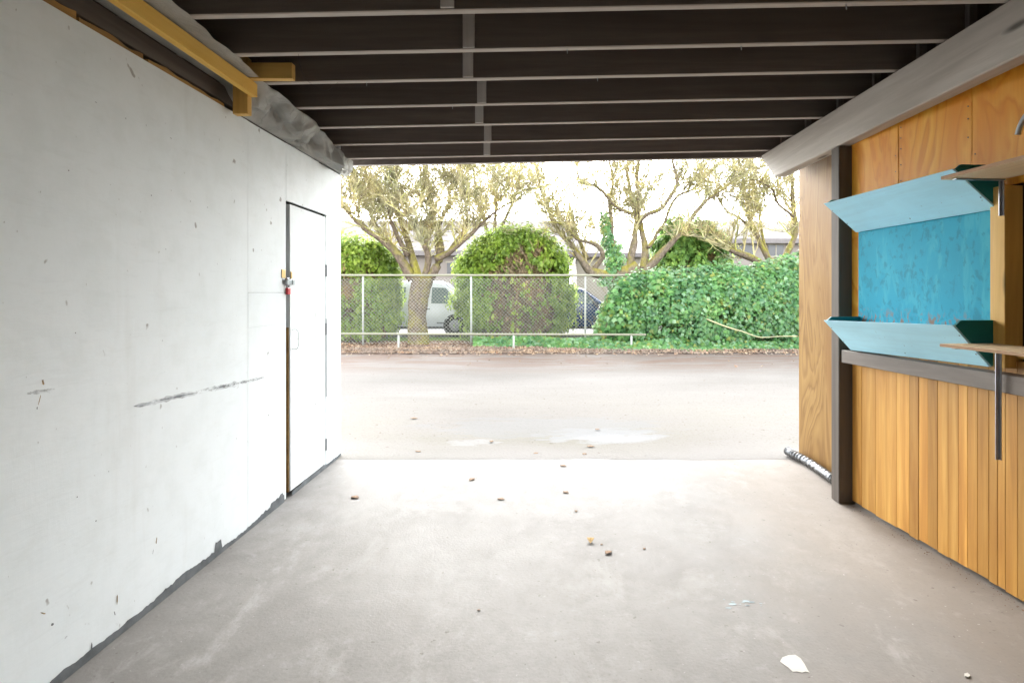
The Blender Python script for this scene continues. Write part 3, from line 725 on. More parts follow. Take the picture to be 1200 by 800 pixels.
# ------------------------------------------------------------------ bits on the slab
def leaf_thing(px, py, L, label, mat, seed, curl=.4, group=None, name='fallen_leaf', cat='leaf'):
    Y = ground_y(py); c = Vector(((px - VX) * Y / F, Y, 0)); a = random.Random(seed).uniform(0, 6.28)
    V, Fc = [], []; n = 8
    for i in range(n + 1):
        t = i / n; wd = L * .33 * math.sin(math.pi * min(.97, t * .95 + .03)) * (1 + .25 * mnoise.noise(Vector((t * 7, seed, 0))))
        for s in (-1, 0, 1):
            x = (t - .5) * L; y = s * wd; z = (.001 if Y > SLAB else .002) + curl * (abs(s) * wd + .5 * L * (t - .4) ** 2) + (.0 if s else 0)
            V.append(c + Vector((x * math.cos(a) - y * math.sin(a), x * math.sin(a) + y * math.cos(a), z)))
    for i in range(n):
        for s in (0, 1): q = i * 3 + s; Fc.append((q, q + 3, q + 4, q + 1))
    o = mobj(name, V, Fc, MAT[mat], smooth=True)
    md = o.modifiers.new('thick', 'SOLIDIFY'); md.thickness = .0012; md.offset = 1
    return tag(o, label, cat, group)
leaf_thing(692, 635, .055, 'curled yellow brown leaf on the concrete beside a dark one', 'yellowleaf', 3, 1.1)
leaf_thing(713, 648, .05, 'dark narrow leaf on the concrete beside a curled yellow one', 'deadleaf', 5, .4)
for i, (px, py, L) in enumerate(((416, 583, .07), (553, 562, .06), (587, 585, .05), (660, 546, .055), (685, 532, .06), (663, 577, .05), (675, 599, .03), (705, 638, .02), (755, 643, .02), (561, 715, .016))):
    leaf_thing(px, py, L, 'small dry brown leaf lying loose on the concrete floor', 'deadleaf', 20 + i, .22, 'dry leaves on the concrete floor')
for i, (px, py, L) in enumerate(((485, 490, .08), (576, 517, .06), (692, 523, .07), (700, 503, .06), (490, 529, .06), (628, 531, .05))):
    leaf_thing(px, py, L, 'dry brown leaf lying out on the pale alley', 'deadleaf', 50 + i, .15, 'dry leaves on the alley')
def flat_spill(name, pix, z, mat):
    V = []
    for px, py in pix:
        Y = ground_y(py); V.append(Vector(((px - VX) * Y / F, Y, z)))
    return mobj(name, V, [tuple(range(len(V)))[::-1]], mat)
tag(flat_spill('paint_spill', [(914, 775), (917, 770), (924, 767.5), (932, 767), (938, 771), (943, 778), (946, 784), (949, 788), (944, 786.5), (940, 788), (934, 786.5), (929, 787), (924, 782), (918, 778)], .0015, MAT['whitepaint']),
    'fan shaped splash of dried white paint on the concrete floor', 'paint spill')
tag(prism('paint_flake', [Vector(((px - VX) * ground_y(py) / F, ground_y(py), .0005)) for px, py in ((1130, 790), (1134, 789), (1137, 792), (1135, 794), (1131, 793))], Vector((0, 0, .004)), MAT['whitepaint']),
    'tiny white paint flake lying on the concrete floor', 'paint flake')
V, Fc = [], []
for k in range(14):
    px = 868 + random.gauss(0, 14); py = 705 + random.gauss(0, 4.5); Y = ground_y(py); c = Vector(((px - VX) * Y / F, Y, .0012)); b = len(V); r = random.uniform(.002, .011)
    for j in range(7):
        a = 6.28 * j / 7; V.append(c + Vector((r * 1.7 * math.cos(a), r * math.sin(a) * random.uniform(.4, 1), 0)))
    Fc.append(tuple(range(b, b + 7)))
tag(mobj('paint_flecks', V, Fc, MAT['bluefleck']), 'pale blue paint flecks dried on the concrete floor', 'paint flecks', kind='stuff')
# crumbs along the foot of the boarded wall
V, Fc = [], []
for k in range(120):
    u = random.uniform(-.1, 1.5); w = abs(random.gauss(0, .035)) + .008; p = W(u, w, 0); r = random.uniform(.001, .0035); b = len(V)
    for q in ((-1, -1, 0), (1, -1, 0), (0, 1, 0), (0, 0, 1.1)): V.append(p + Vector(q) * r + rv(r * .3) * .5 + Vector((0, 0, .0005)))
    Fc += [(b, b + 1, b + 3), (b + 1, b + 2, b + 3), (b + 2, b, b + 3)]
tag(mobj('floor_grit', V, Fc, MAT['deadleaf']), 'brown grit swept against the foot of the boarded wall', 'grit', kind='stuff')

# ------------------------------------------------------------------ fence and low rail
FY = 14.4
fence = empty('chain_link_fence', (0, FY, 0)); tag(fence, 'galvanised chain link fence with pipe posts along the far verge', 'fence')
FZ = EYE + (VY - 322.5) * FY / F
tube_obj('top_rail', [(-9, FY, FZ), (9, FY, FZ)], .027, MAT['rail'], fence, 10)
for px in (298, 425, 552, 686, 815, 945):
    x = (px - VX) * FY / F; tube_obj('post', [(x, FY + .03, -.05), (x, FY + .03, FZ + .01)], .027, MAT['galv'], fence, 10)
V, Fc = [], []; p = .046; nr = int((FZ - .10) / p); n0 = int(-7.5 / p); r = .0042
for i in range(n0, int(7.5 / p)):
    pts = []
    for j in range(nr + 1):
        pts.append(Vector(((i + ((i + j) % 2)) * p, FY - .032 + .004 * (1 if (i + j) % 2 else -1), .06 + j * p)))
    tube(V, Fc, pts, r, 3, False)
mobj('wire_mesh', V, Fc, MAT['galv'], fence)['kind'] = 'stuff'
GY = 13.25
pr = empty('low_pipe_rail', (0, GY, 0)); tag(pr, 'low cream pipe rail on short posts in front of the fence', 'rail')
GZ = EYE - (391.5 - VY) * GY / F
tube_obj('pipe', [(-9, GY, GZ + .02), (-3, GY, GZ + .006), ((757 - VX) * GY / F, GY, GZ - .012)], .026, MAT['rail'], pr, 10)
for px in (332, 467, 602, 740):
    x = (px - VX) * GY / F; tube_obj('post', [(x, GY + .01, -.06), (x, GY + .01, GZ - .01)], .026, MAT['galv'], pr, 10)

# ------------------------------------------------------------------ vegetation
def leaf_shape(V, Fc, c, n, up, s, kind):
    n = n.normalized(); a = n.cross(up)
    if a.length < 1e-3: a = n.cross(Vector((1, 0, 0)))
    a.normalize(); b = a.cross(n); q = len(V)
    if kind == 'ivy':
        P = ((0, -.5), (.34, -.34), (.55, .02), (.26, .12), (0, .62), (-.26, .12), (-.55, .02), (-.34, -.34))
        for i, (x, y) in enumerate(P): V.append(c + (a * x + b * y) * s + n * s * (-.18 * abs(x)))
        Fc += [(q, q + 1, q + 2, q + 3, q + 4), (q, q + 4, q + 5, q + 6, q + 7)]
    elif kind == 'spray':
        P = ((0, -.5), (.22, -.1), (.42, .12), (.14, .2), (.2, .5), (0, .62), (-.2, .5), (-.14, .2), (-.42, .12), (-.22, -.1))
        for x, y in P: V.append(c + (a * x + b * y) * s)
        Fc += [(q, q + 1, q + 2, q + 3, q + 7, q + 8, q + 9), (q + 3, q + 4, q + 5, q + 6, q + 7)]
    else:
        for x, y in ((0, -.5), (.3, 0), (0, .5), (-.3, 0)): V.append(c + (a * x + b * y) * s + n * s * .12 * (1 if y else -1))
        Fc.append((q, q + 1, q + 2, q + 3))

def shrub(name, label, cx, cy, rx, ry, h, n, mat, brown=None, seed=1, top=.62, group=None, s=(.05, .13)):
    rnd = random.Random(seed); root = empty(name, (cx, cy, 0)); tag(root, label, 'shrub', group)
    V, Fc, B, Bf = [], [], [], []
    def rad(t):                      # profile: bellied column with a rounded head
        if t < top: return .80 + .20 * math.sin(math.pi * min(1, t / top) * .55 + .4)
        q = (t - top) / (1 - top); return max(.03, math.sqrt(max(0, 1 - q * q)))
    per = 34; nc = n // per
    for ci in range(nc):
        t = rnd.random() ** .85 * .97 + .02; a = rnd.uniform(0, 2 * math.pi)
        lump = 1 + .30 * mnoise.noise(Vector((math.cos(a) * 2.0, math.sin(a) * 2.0, t * 3.6 + seed))) + .20 * mnoise.noise(Vector((math.cos(a) * 6, math.sin(a) * 6, t * 10 + seed)))
        r = rad(t) * lump * (1 - abs(rnd.gauss(0, .10)))
        out = Vector((math.cos(a) / rx, math.sin(a) / ry, .25 + (t > top) * 1.2)).normalized()
        cc = Vector((cx + rx * r * math.cos(a), cy + ry * r * math.sin(a), .08 + h * t * (.95 + .06 * lump)))
        rc = rnd.uniform(.10, .26); stretch = rnd.uniform(1.0, 1.7)
        for i in range(per):
            d = Vector((rnd.gauss(0, 1), rnd.gauss(0, 1), rnd.gauss(0, 1))).normalized()
            if d.dot(out) < -.2: d = -d
            p = cc + Vector((d.x, d.y, d.z * stretch)) * rc * rnd.uniform(.55, 1.1) + out * rc * .2
            if rnd.random() < .06: p += (out + Vector((0, 0, .8))) * rnd.uniform(.05, .16)
            if p.z < .05: p.z = rnd.uniform(.05, .3)
            nor = d + out * .5 + Vector((rnd.uniform(-.6, .6), rnd.uniform(-.6, .6), rnd.uniform(-.4, .4)))
            up = Vector((rnd.uniform(-.7, .7), rnd.uniform(-.7, .7), 1.0))
            if brown and brown(p, t, a, rnd):
                q = p - Vector((math.cos(a) * rx, math.sin(a) * ry, 0)) * (.08 + .12 * rnd.random())
                u = rnd.random()
                if u < .35: leaf_shape(B, Bf, q, nor, up, rnd.uniform(.05, .12), 'spray')
                elif u < .75:
                    e = q + Vector((rnd.uniform(-.25, .25), rnd.uniform(-.1, .1), rnd.uniform(-.05, .35))); tube(B, Bf, [q, (q + e) / 2 + rv(.03), e], [.009, .007, .003], 3, False)
            else: leaf_shape(V, Fc, p, nor, up, rnd.uniform(*s) * (.6 + .8 * rnd.random()), 'spray')
    mobj('foliage', V, Fc, mat, root)['kind'] = 'stuff'
    if B: mobj('bare_twigs', B, Bf, MAT['brownspray'], root)['kind'] = 'stuff'
    # several upright stems and a dense dark inside so that it does not read as hollow
    for k in range(5):
        a = k * 1.26 + seed; q = Vector((cx + .25 * rx * math.cos(a), cy + .25 * ry * math.sin(a), -.1))
        tube_obj('stem', [q, q + Vector((.1 * rx * math.cos(a), .1 * ry * math.sin(a), h * .45)), q + Vector((.25 * rx * math.cos(a), .25 * ry * math.sin(a), h * .85))], [.07, .05, .015], MAT['bark2'], root, 7)
    Vc, Fcc = [], []
    for i in range(int(n * .2)):    # inner sprays, sparser and brown
        t = rnd.random() * .95; a = rnd.uniform(0, 6.283); r = rad(t) * rnd.uniform(.35, .78)
        leaf_shape(Vc, Fcc, Vector((cx + rx * r * math.cos(a), cy + ry * r * math.sin(a), .1 + h * t)), rv(), Vector((0, 0, 1)), rnd.uniform(.15, .28), 'spray')
    mobj('inner_twigs', Vc, Fcc, MAT['brownspray'], root)['kind'] = 'stuff'
    return root
def brown1(p, t, a, rnd):            # bare lower left face of the shrub by the wall
    x = VX + p.x * F / p.y; y = VY - (p.z - EYE) * F / p.y
    return p.y < 15.9 and rnd.random() < .85 * math.exp(-((x - 408) / 16) ** 2 - ((y - 340) / 26) ** 2) * 1.2
def brown2(p, t, a, rnd):
    if p.y > 15.9: return False
    x = VX + p.x * F / p.y; y = VY - (p.z - EYE) * F / p.y
    d = ((x - 612) / 40) ** 2 + ((y - 350) / 62) ** 2 if y > 300 else ((x - 614) / 30) ** 2 + ((y - 312) / 24) ** 2
    return d < 1 + 1.1 * mnoise.noise(Vector((x * .07, y * .07, 0))) + .5 * mnoise.noise(Vector((x * .2, y * .2, 0))) and rnd.random() < .9
shrub('thuja_shrub', 'rounded green thuja shrub leaning out beside the white wall', (421 - VX) * 15.9 / F, 15.95, 1.04, 1.0, 2.62, 24000, MAT['thuja'], brown1, 3)
shrub('thuja_shrub', 'broad thuja shrub with a bare brown face behind the fence', (603 - VX) * 15.9 / F, 15.95, 1.48, 1.15, 2.84, 42000, MAT['thuja'], brown2, 5)
shrub('cedar_shrub', 'feathery green cedar rising behind the ivy hedge', (806 - VX) * 17.2 / F, 17.2, 1.25, 1.1, 3.25, 17000, MAT['cedar'], None, 9, .5, None, (.08, .18))

def tree(label, base, trunk, limbs, seed, bark, dens, group=None, twl=1.0, name='bare_tree', moss=.0):
    """trunk and limbs: lists of (point, radius); crown of branching twigs grown off the limbs"""
    rnd = random.Random(seed); root = empty(name, base); tag(root, label, 'tree', group)
    V, Fc = [], []
    def grow(pl, sides=9, wob=.03):
        pts = smooth_path([p for p, r in pl], 4); rr = []
        for i in range(len(pl) - 1):
            for k in range(4): rr.append(pl[i][1] + (pl[i + 1][1] - pl[i][1]) * k / 4)
        rr.append(pl[-1][1])
        pts = [p + Vector((mnoise.noise(p * 2.1), mnoise.noise(p * 2.1 + Vector((9, 0, 0))), 0)) * wob for p in pts]
        rr = [r * (1 + .16 * mnoise.noise(p * 3.2 + Vector((0, 5, 0)))) for p, r in zip(pts, rr)]
        tube(V, Fc, pts, rr, sides); return pts, rr
    grow(trunk, 16, .02); limb_paths = [grow([(p, r * .74) for p, r in l], 10, .05) for l in limbs]
    tr = mobj('trunk', V, Fc, bark, root, smooth=True)
    C, Cf, L, Lf = [], [], [], []
    def branch(p, d, length, r, lvl):
        n = 4 if lvl < 2 else 3; pts = [p]; q = p.copy(); dd = d.normalized()
        for i in range(n):
            dd = (dd + Vector((rnd.gauss(0, .17), rnd.gauss(0, .17), rnd.gauss(.03, .15)))).normalized()
            q = q + dd * (length / n); pts.append(q.copy())
        tube(C, Cf, pts, [r * (1 - .75 * i / n) for i in range(n + 1)], 4 if lvl == 0 else 3, False)
        if lvl < 3:
            cnt = {0: 7, 1: 5, 2: 3}[lvl]
            for k in range(cnt):
                i = rnd.randrange(1, n + 1); t = rnd.random(); b = pts[i - 1].lerp(pts[i], t)
                nd = (dd + Vector((rnd.uniform(-1, 1), rnd.uniform(-1, 1), rnd.uniform(-.6, .9))) * .95)
                branch(b, nd, length * rnd.uniform(.4, .72), max((.012, .0088, .0066)[lvl], r * .5), lvl + 1)
        if lvl >= 2:
            if rnd.random() < .38:
                b = pts[rnd.randrange(1, n + 1)] + Vector((rnd.gauss(0, .015), rnd.gauss(0, .015), rnd.gauss(0, .015)))
                leaf_shape(L, Lf, b, Vector((rnd.uniform(-1, 1), rnd.uniform(-1, 1), rnd.uniform(-1, 1))), Vector((0, 0, 1)), rnd.uniform(.02, .045), 'bud')
    for pts, rr in limb_paths:
        n = len(pts)
        for k in range(int(dens * max(.4, (pts[-1] - pts[0]).length))):
            i = min(n - 2, int(n * (.28 + .72 * rnd.random()))); p = pts[i].lerp(pts[i + 1], rnd.random())
            d = (pts[i + 1] - pts[i]).normalized() * .7 + Vector((rnd.uniform(-1, 1), rnd.uniform(-.9, .9), rnd.uniform(-.15, 1)))
            branch(p, d, rnd.uniform(.6, 1.25) * twl, max(.009, min(.03, rr[i] * .4)), 0)
        d = (pts[-1] - pts[-2]).normalized(); branch(pts[-1], d, 1.2 * twl, rr[-1], 0); branch(pts[-1], d + Vector((.3, .2, .3)), 1.1 * twl, rr[-1] * .8, 0)
    mobj('crown', C, Cf, MAT['twig'], root)['kind'] = 'stuff'
    mobj('buds', L, Lf, MAT['bud'], root)['kind'] = 'stuff'
    return root
def PL(lst, Y, dy=0.0):
    n = len(lst); return [(at(x, y, Y + dy * i / max(1, n - 1)), r) for i, (x, y, r) in enumerate(lst)]
TY = 15.0
T1 = PL([(491, 408, .36), (490, 397, .27), (489, 372, .235), (491, 348, .26), (494, 332, .30), (496, 322, .27)], TY)
L1 = [PL([(484, 328, .20), (472, 306, .17), (458, 290, .14), (446, 279, .12), (430, 270, .09), (416, 258, .07), (403, 242, .05)], TY, -.6),
      PL([(450, 283, .10), (442, 268, .08), (434, 250, .06), (424, 228, .05), (415, 205, .04), (410, 180, .03)], TY, .5),
      PL([(490, 326, .17), (484, 303, .14), (478, 280, .11), (470, 258, .09), (458, 243, .07), (444, 232, .055), (432, 212, .04), (425, 185, .03)], TY, .7),
      PL([(503, 326, .18), (514, 306, .15), (517, 288, .13), (511, 266, .11), (505, 244, .08), (500, 218, .06), (496, 190, .05), (494, 160, .03)], TY, .4),
      PL([(511, 303, .14), (526, 296, .11), (540, 286, .085), (556, 270, .06), (572, 256, .05), (586, 244, .04), (602, 236, .03)], TY, -.7),
      PL([(497, 324, .13), (501, 306, .12), (501, 294, .10), (498, 286, .08)], TY, -.3),
      PL([(524, 298, .08), (538, 278, .06), (547, 262, .05), (545, 235, .045), (539, 208, .04), (537, 175, .03)], TY, .6),
      PL([(515, 300, .10), (512, 270, .07), (524, 245, .05), (530, 220, .045), (552, 196, .03), (560, 170, .02)], TY, 1.2),
      PL([(478, 300, .10), (462, 268, .07), (455, 240, .05), (462, 212, .045), (468, 180, .03)], TY, -1.0)]
tree('mossy bare tree with a thick forked trunk, growing beside the white van', tuple(at(491, 404, TY)), T1, L1, 11, MAT['bark'], 8.5)
TY2 = 15.9
T2 = PL([(728, 405, .34), (727, 372, .30), (725, 345, .27), (728, 326, .26), (738, 318, .22), (747, 312, .18)], TY2)
L2 = [PL([(722, 330, .22), (708, 322, .20), (692, 318, .17), (682, 306, .13), (671, 288, .10), (660, 276, .085), (648, 258, .065), (640, 240, .05), (632, 215, .035)], TY2, -.5),
      PL([(695, 316, .10), (706, 300, .085), (701, 288, .08), (688, 283, .065), (676, 280, .05), (664, 268, .035)], TY2, -.8),
      PL([(688, 304, .09), (680, 285, .075), (672, 262, .06), (668, 250, .05), (650, 248, .035)], TY2, .6),
      PL([(738, 320, .17), (741, 300, .14), (745, 275, .12), (747, 245, .10), (747, 215, .08), (748, 185, .06), (750, 150, .04)], TY2, .3),
      PL([(752, 316, .17), (756, 295, .13), (752, 270, .11), (749, 255, .10), (742, 240, .085), (736, 215, .06), (735, 185, .04)], TY2, .9),
      PL([(754, 318, .19), (766, 306, .17), (780, 292, .14), (792, 279, .11), (802, 268, .095), (812, 252, .08), (822, 240, .065), (835, 230, .05), (850, 220, .035)], TY2, -.6),
      PL([(747, 262, .09), (757, 252, .085), (771, 246, .08), (782, 236, .075), (791, 222, .07), (793, 208, .06), (789, 188, .045), (786, 160, .03)], TY2, -.3),
      PL([(744, 252, .07), (730, 246, .06), (718, 238, .055), (704, 222, .05), (692, 216, .045), (680, 213, .035), (676, 196, .03)], TY2, -.9),
      PL([(760, 290, .08), (768, 276, .07), (778, 262, .06), (792, 232, .05), (812, 222, .04), (830, 205, .03)], TY2, 1.1),
      PL([(724, 330, .11), (720, 290, .09), (716, 262, .08), (714, 240, .07), (718, 212, .05), (712, 180, .035)], TY2, .2)]
tree('bare multi-stemmed tree with an ivy covered stem, rising behind the hedge', tuple(at(728, 402, TY2)), T2, L2, 23, MAT['bark2'], 4.6)
TY3 = 16.2
T3 = PL([(905, 400, .26), (905, 350, .22), (908, 318, .19), (912, 306, .17)], TY3)
L3 = [PL([(912, 310, .15), (922, 298, .13), (929, 281, .11), (933, 266, .09), (930, 246, .08), (928, 222, .065), (930, 195, .05), (934, 160, .03)], TY3, .2),
      PL([(906, 312, .13), (898, 298, .11), (888, 278, .085), (881, 258, .07), (875, 238, .055), (872, 215, .045), (866, 185, .03)], TY3, -.4),
      PL([(905, 322, .15), (892, 309, .14), (878, 301, .13), (866, 297, .12), (855, 292, .09)], TY3, -.3),
      PL([(893, 288, .07), (880, 268, .055), (866, 255, .045), (852, 248, .035), (842, 232, .03)], TY3, .5),
      PL([(902, 305, .08), (894, 280, .06), (890, 250, .05), (886, 228, .04), (880, 200, .03)], TY3, .8),
      PL([(931, 254, .06), (915, 240, .045), (905, 222, .04), (890, 212, .03)], TY3, -.6)]
tree('slender bare tree with a mossy low limb at the hedge end, near plywood', tuple(at(905, 400, TY3)), T3, L3, 37, MAT['bark'], 4.8)
T4Y = 19.5
tree('pale distant bare tree between the parked van and the house', tuple(at(577, 391, T4Y)), PL([(577, 391, .2), (577, 330, .16), (579, 300, .14)], T4Y),
     [PL([(578, 305, .11), (570, 270, .09), (560, 235, .06), (555, 200, .05), (548, 165, .03)], T4Y, .5), PL([(579, 300, .11), (590, 262, .08), (604, 230, .06), (610, 200, .045), (615, 165, .03)], T4Y, -.4),
      PL([(579, 300, .10), (580, 255, .08), (583, 215, .06), (585, 170, .03)], T4Y, .8)], 51, MAT['bark2'], 5.0, None, 1.2)

# ivy hedge over the right part of the fence
ih = empty('ivy_hedge', (4.2, 13.9, 0)); tag(ih, 'glossy green ivy hedge smothering the end of the fence', 'hedge')
prof_px = [(694, 398), (700, 384), (706, 362), (714, 342), (724, 328), (742, 322), (765, 318), (790, 317), (820, 312), (850, 312), (868, 316), (885, 310), (905, 303), (922, 298), (940, 293), (1000, 296), (1100, 300)]
def ivy_top(x):
    px = VX + x * F / 14.0
    for (a, ya), (b, yb) in zip(prof_px, prof_px[1:]):
        if a <= px <= b: y = ya + (yb - ya) * (px - a) / (b - a); return max(.08, EYE + (VY - y) * 14.0 / F)
    return 2.2
V, Fc = [], []
X0, X1 = (694 - VX) * 14 / F, 9.0
rnd = random.Random(4)
def ivy_pt(x, t, dep=0.0):
    H = ivy_top(x - .12) - .12; ang = t * 2.15; A = min(ang, 1.57); H = max(.1, H); fr = min(1, max(.12, (x - X0 - .2) / 2.2))
    lump = .7 * mnoise.noise(Vector((x * .9, t * 2.5, 2))) + .5 * mnoise.noise(Vector((x * 2.6, t * 5.5, 7)))
    y = 14.25 - .95 * fr * (math.cos(A) ** .75 if ang < 1.57 else 0) + max(0, ang - 1.57) * .9 - lump * .30 + dep
    z = H * (math.sin(A) ** .8 if ang < 1.57 else 1 - .2 * (ang - 1.57)) * (1 + .10 * lump) + lump * .06
    return Vector((x, y, z)), Vector((0, -math.cos(A) - .3, math.sin(A) * .9 + .2)).normalized()
for ci in range(1500):
    x = rnd.uniform(X0 + .22, X1) if rnd.random() < .7 else rnd.uniform(X0 + .22, 6.4)
    cc, out = ivy_pt(x, rnd.random() ** .85, abs(rnd.gauss(0, .08)))
    rc = rnd.uniform(.08, .26); big = rnd.uniform(.75, 1.25)
    for i in range(int(14 + 60 * rc)):
        d = Vector((rnd.gauss(0, 1), rnd.gauss(0, 1), rnd.gauss(0, 1))).normalized()
        if d.dot(out) < -.1: d = -d
        p = cc + d * rc * rnd.uniform(.6, 1.05)
        if rnd.random() < .03: p += out * rnd.uniform(.04, .15) + Vector((0, 0, .05))
        p.z = max(.03, p.z)
        leaf_shape(V, Fc, p, d * .6 + out + rv(.55), Vector((rnd.uniform(-.9, .9), -.3, -1 + rnd.uniform(0, .6))), rnd.uniform(.045, .115) * big, 'ivy')
mobj('foliage', V, Fc, MAT['ivy'], ih)['kind'] = 'stuff'
# tangle of stems inside
V, Fc = [], []
for i in range(260):
    x = rnd.uniform(X0 + .2, X1); H = ivy_top(x); q = Vector((x, 14.3 + rnd.uniform(-.35, .15), 0)); pts = [q]
    for k in range(5): q = q + Vector((rnd.uniform(-.25, .25), rnd.uniform(-.06, .06), H * .19)); pts.append(q)
    tube(V, Fc, pts, [.016, .013, .011, .009, .007, .004], 4, False)
mobj('stems', V, Fc, MAT['bark2'], ih)['kind'] = 'stuff'
V, Fc = [], []                       # dark leaves deeper inside
for i in range(6000):
    x = rnd.uniform(X0 + .1, X1); H = ivy_top(x)
    leaf_shape(V, Fc, Vector((x, 14.25 + rnd.uniform(-.55, .25) * min(1, H / 1.5), rnd.uniform(.05, .92) * H)), rv() + Vector((0, -.6, .2)), Vector((0, 0, -1)), rnd.uniform(.09, .16), 'ivy')
mobj('inner_leaves', V, Fc, MAT['ivy'], ih)['kind'] = 'stuff'
# a bare vine across the ivy
vp = smooth_path([at(824, 372, 13.35), at(836, 377, 13.2), at(852, 383, 13.1), at(872, 389, 13.0), at(890, 395, 12.95), at(915, 394, 12.95), at(935, 394, 12.98)], 5)
tube_obj('bare_vine', vp, [.02 - .012 * i / (len(vp) - 1) for i in range(len(vp))], MAT['twig'], ih, 7)
# ivy climbing a stem of the tree behind
ic = empty('climbing_ivy', tuple(at(716, 402, 15.7))); tag(ic, 'column of ivy climbing the left stem of the tree behind', 'ivy')
V, Fc = [], []
for i in range(2600):
    t = rnd.random(); py = 335 - 85 * t; px = 716 + 5 * math.sin(t * 5) - 3 * t; r = (.34 + .16 * mnoise.noise(Vector((t * 6, 0, 0)))) * (1 - .72 * t) * rnd.uniform(.5, 1.2) + .03; a = rnd.uniform(0, 6.28)
    if rnd.random() < .55 * t: continue
    px += 4 * mnoise.noise(Vector((t * 9, 3, 0)))
    r *= 1 + .3 * mnoise.noise(Vector((math.cos(a) * 2, math.sin(a) * 2, t * 9)))
    c = at(px, py, 16.0) + Vector((r * math.cos(a), r * math.sin(a), 0))
    leaf_shape(V, Fc, c, Vector((math.cos(a), math.sin(a), .4)) + rv(.5), Vector((rnd.uniform(-.5, .5), 0, -1)), rnd.uniform(.05, .11), 'ivy')
for i in range(900):                 # down the trunk to the ground
    t = rnd.random(); a = rnd.uniform(0, 6.28); c = at(727, 402 - 70 * t, TY2) + Vector((.36 * math.cos(a), .36 * math.sin(a), 0))
    if rnd.random() < .55: leaf_shape(V, Fc, c, Vector((math.cos(a), math.sin(a), .4)) + rv(.4), Vector((0, 0, -1)), rnd.uniform(.07, .13), 'ivy')
mobj('foliage', V, Fc, MAT['ivy'], ic)['kind'] = 'stuff'
# low ivy under the fence
V, Fc = [], []
for i in range(15000):
    px = rnd.uniform(556, 960); y = rnd.uniform(12.7, 14.9); x = (px - VX) * y / F
    d = mnoise.noise(Vector((x * .8, y * .9, 3)))
    front = 13.75 if px < 640 else max(12.9, 13.3 - (px - 640) / 120 * .35)
    if y < front + .25 * d: continue
    z = .04 + (.17 + .13 * d) * rnd.random() * min(1, (y - front) * 2.2 + .15)
    leaf_shape(V, Fc, Vector((x, y, max(.03, z))), Vector((rnd.uniform(-.6, .6), -.7, .7 + rnd.uniform(-.3, .3))), Vector((rnd.uniform(-.8, .8), -.4, -1)), rnd.uniform(.06, .12), 'ivy')
tag(mobj('ground_ivy', V, Fc, MAT['ivy']), 'low ivy ground cover spreading under the chain link fence', 'ground cover', kind='stuff')
# leaf litter on the verge
V, Fc = [], []
for i in range(11000):
    x = rnd.uniform(-8, 8); y = 12.45 + abs(rnd.gauss(0, .75)) if rnd.random() < .85 else rnd.uniform(12.0, 15.2)
    y += .15 * mnoise.noise(Vector((x * 1.3, 0, 3)))
    if rnd.random() < .006: y = rnd.uniform(10.0, 12.6)
    leaf_shape(V, Fc, Vector((x, y, .028 + rnd.uniform(0, .035) * (y > 12.7))) , Vector((rnd.uniform(-.7, .7), rnd.uniform(-.9, .3), 1)), Vector((rnd.uniform(-1, 1), rnd.uniform(-1, 1), .1)), rnd.uniform(.04, .10), 'bud')
tag(mobj('leaf_litter', V, Fc, MAT['litter']), 'brown fallen leaves littering the far edge of the alley', 'leaf litter', kind='stuff')
V, Fc = [], []
for i in range(9000):
    x = rnd.uniform(-7, 3); y = rnd.uniform(15.6, 16.75); h = rnd.uniform(.03, .09); p = Vector((x, y, -.01)); q = len(V); a = rnd.uniform(0, 3.14); d = Vector((math.cos(a), math.sin(a), 0)) * .008
    V += [p - d, p + d, p + Vector((rnd.uniform(-.03, .03), rnd.uniform(-.03, .03), h))]; Fc.append((q, q + 1, q + 2))
tag(mobj('grass', V, Fc, MAT['lawnblade']), 'short bright grass strip behind the fence', 'grass', kind='stuff')

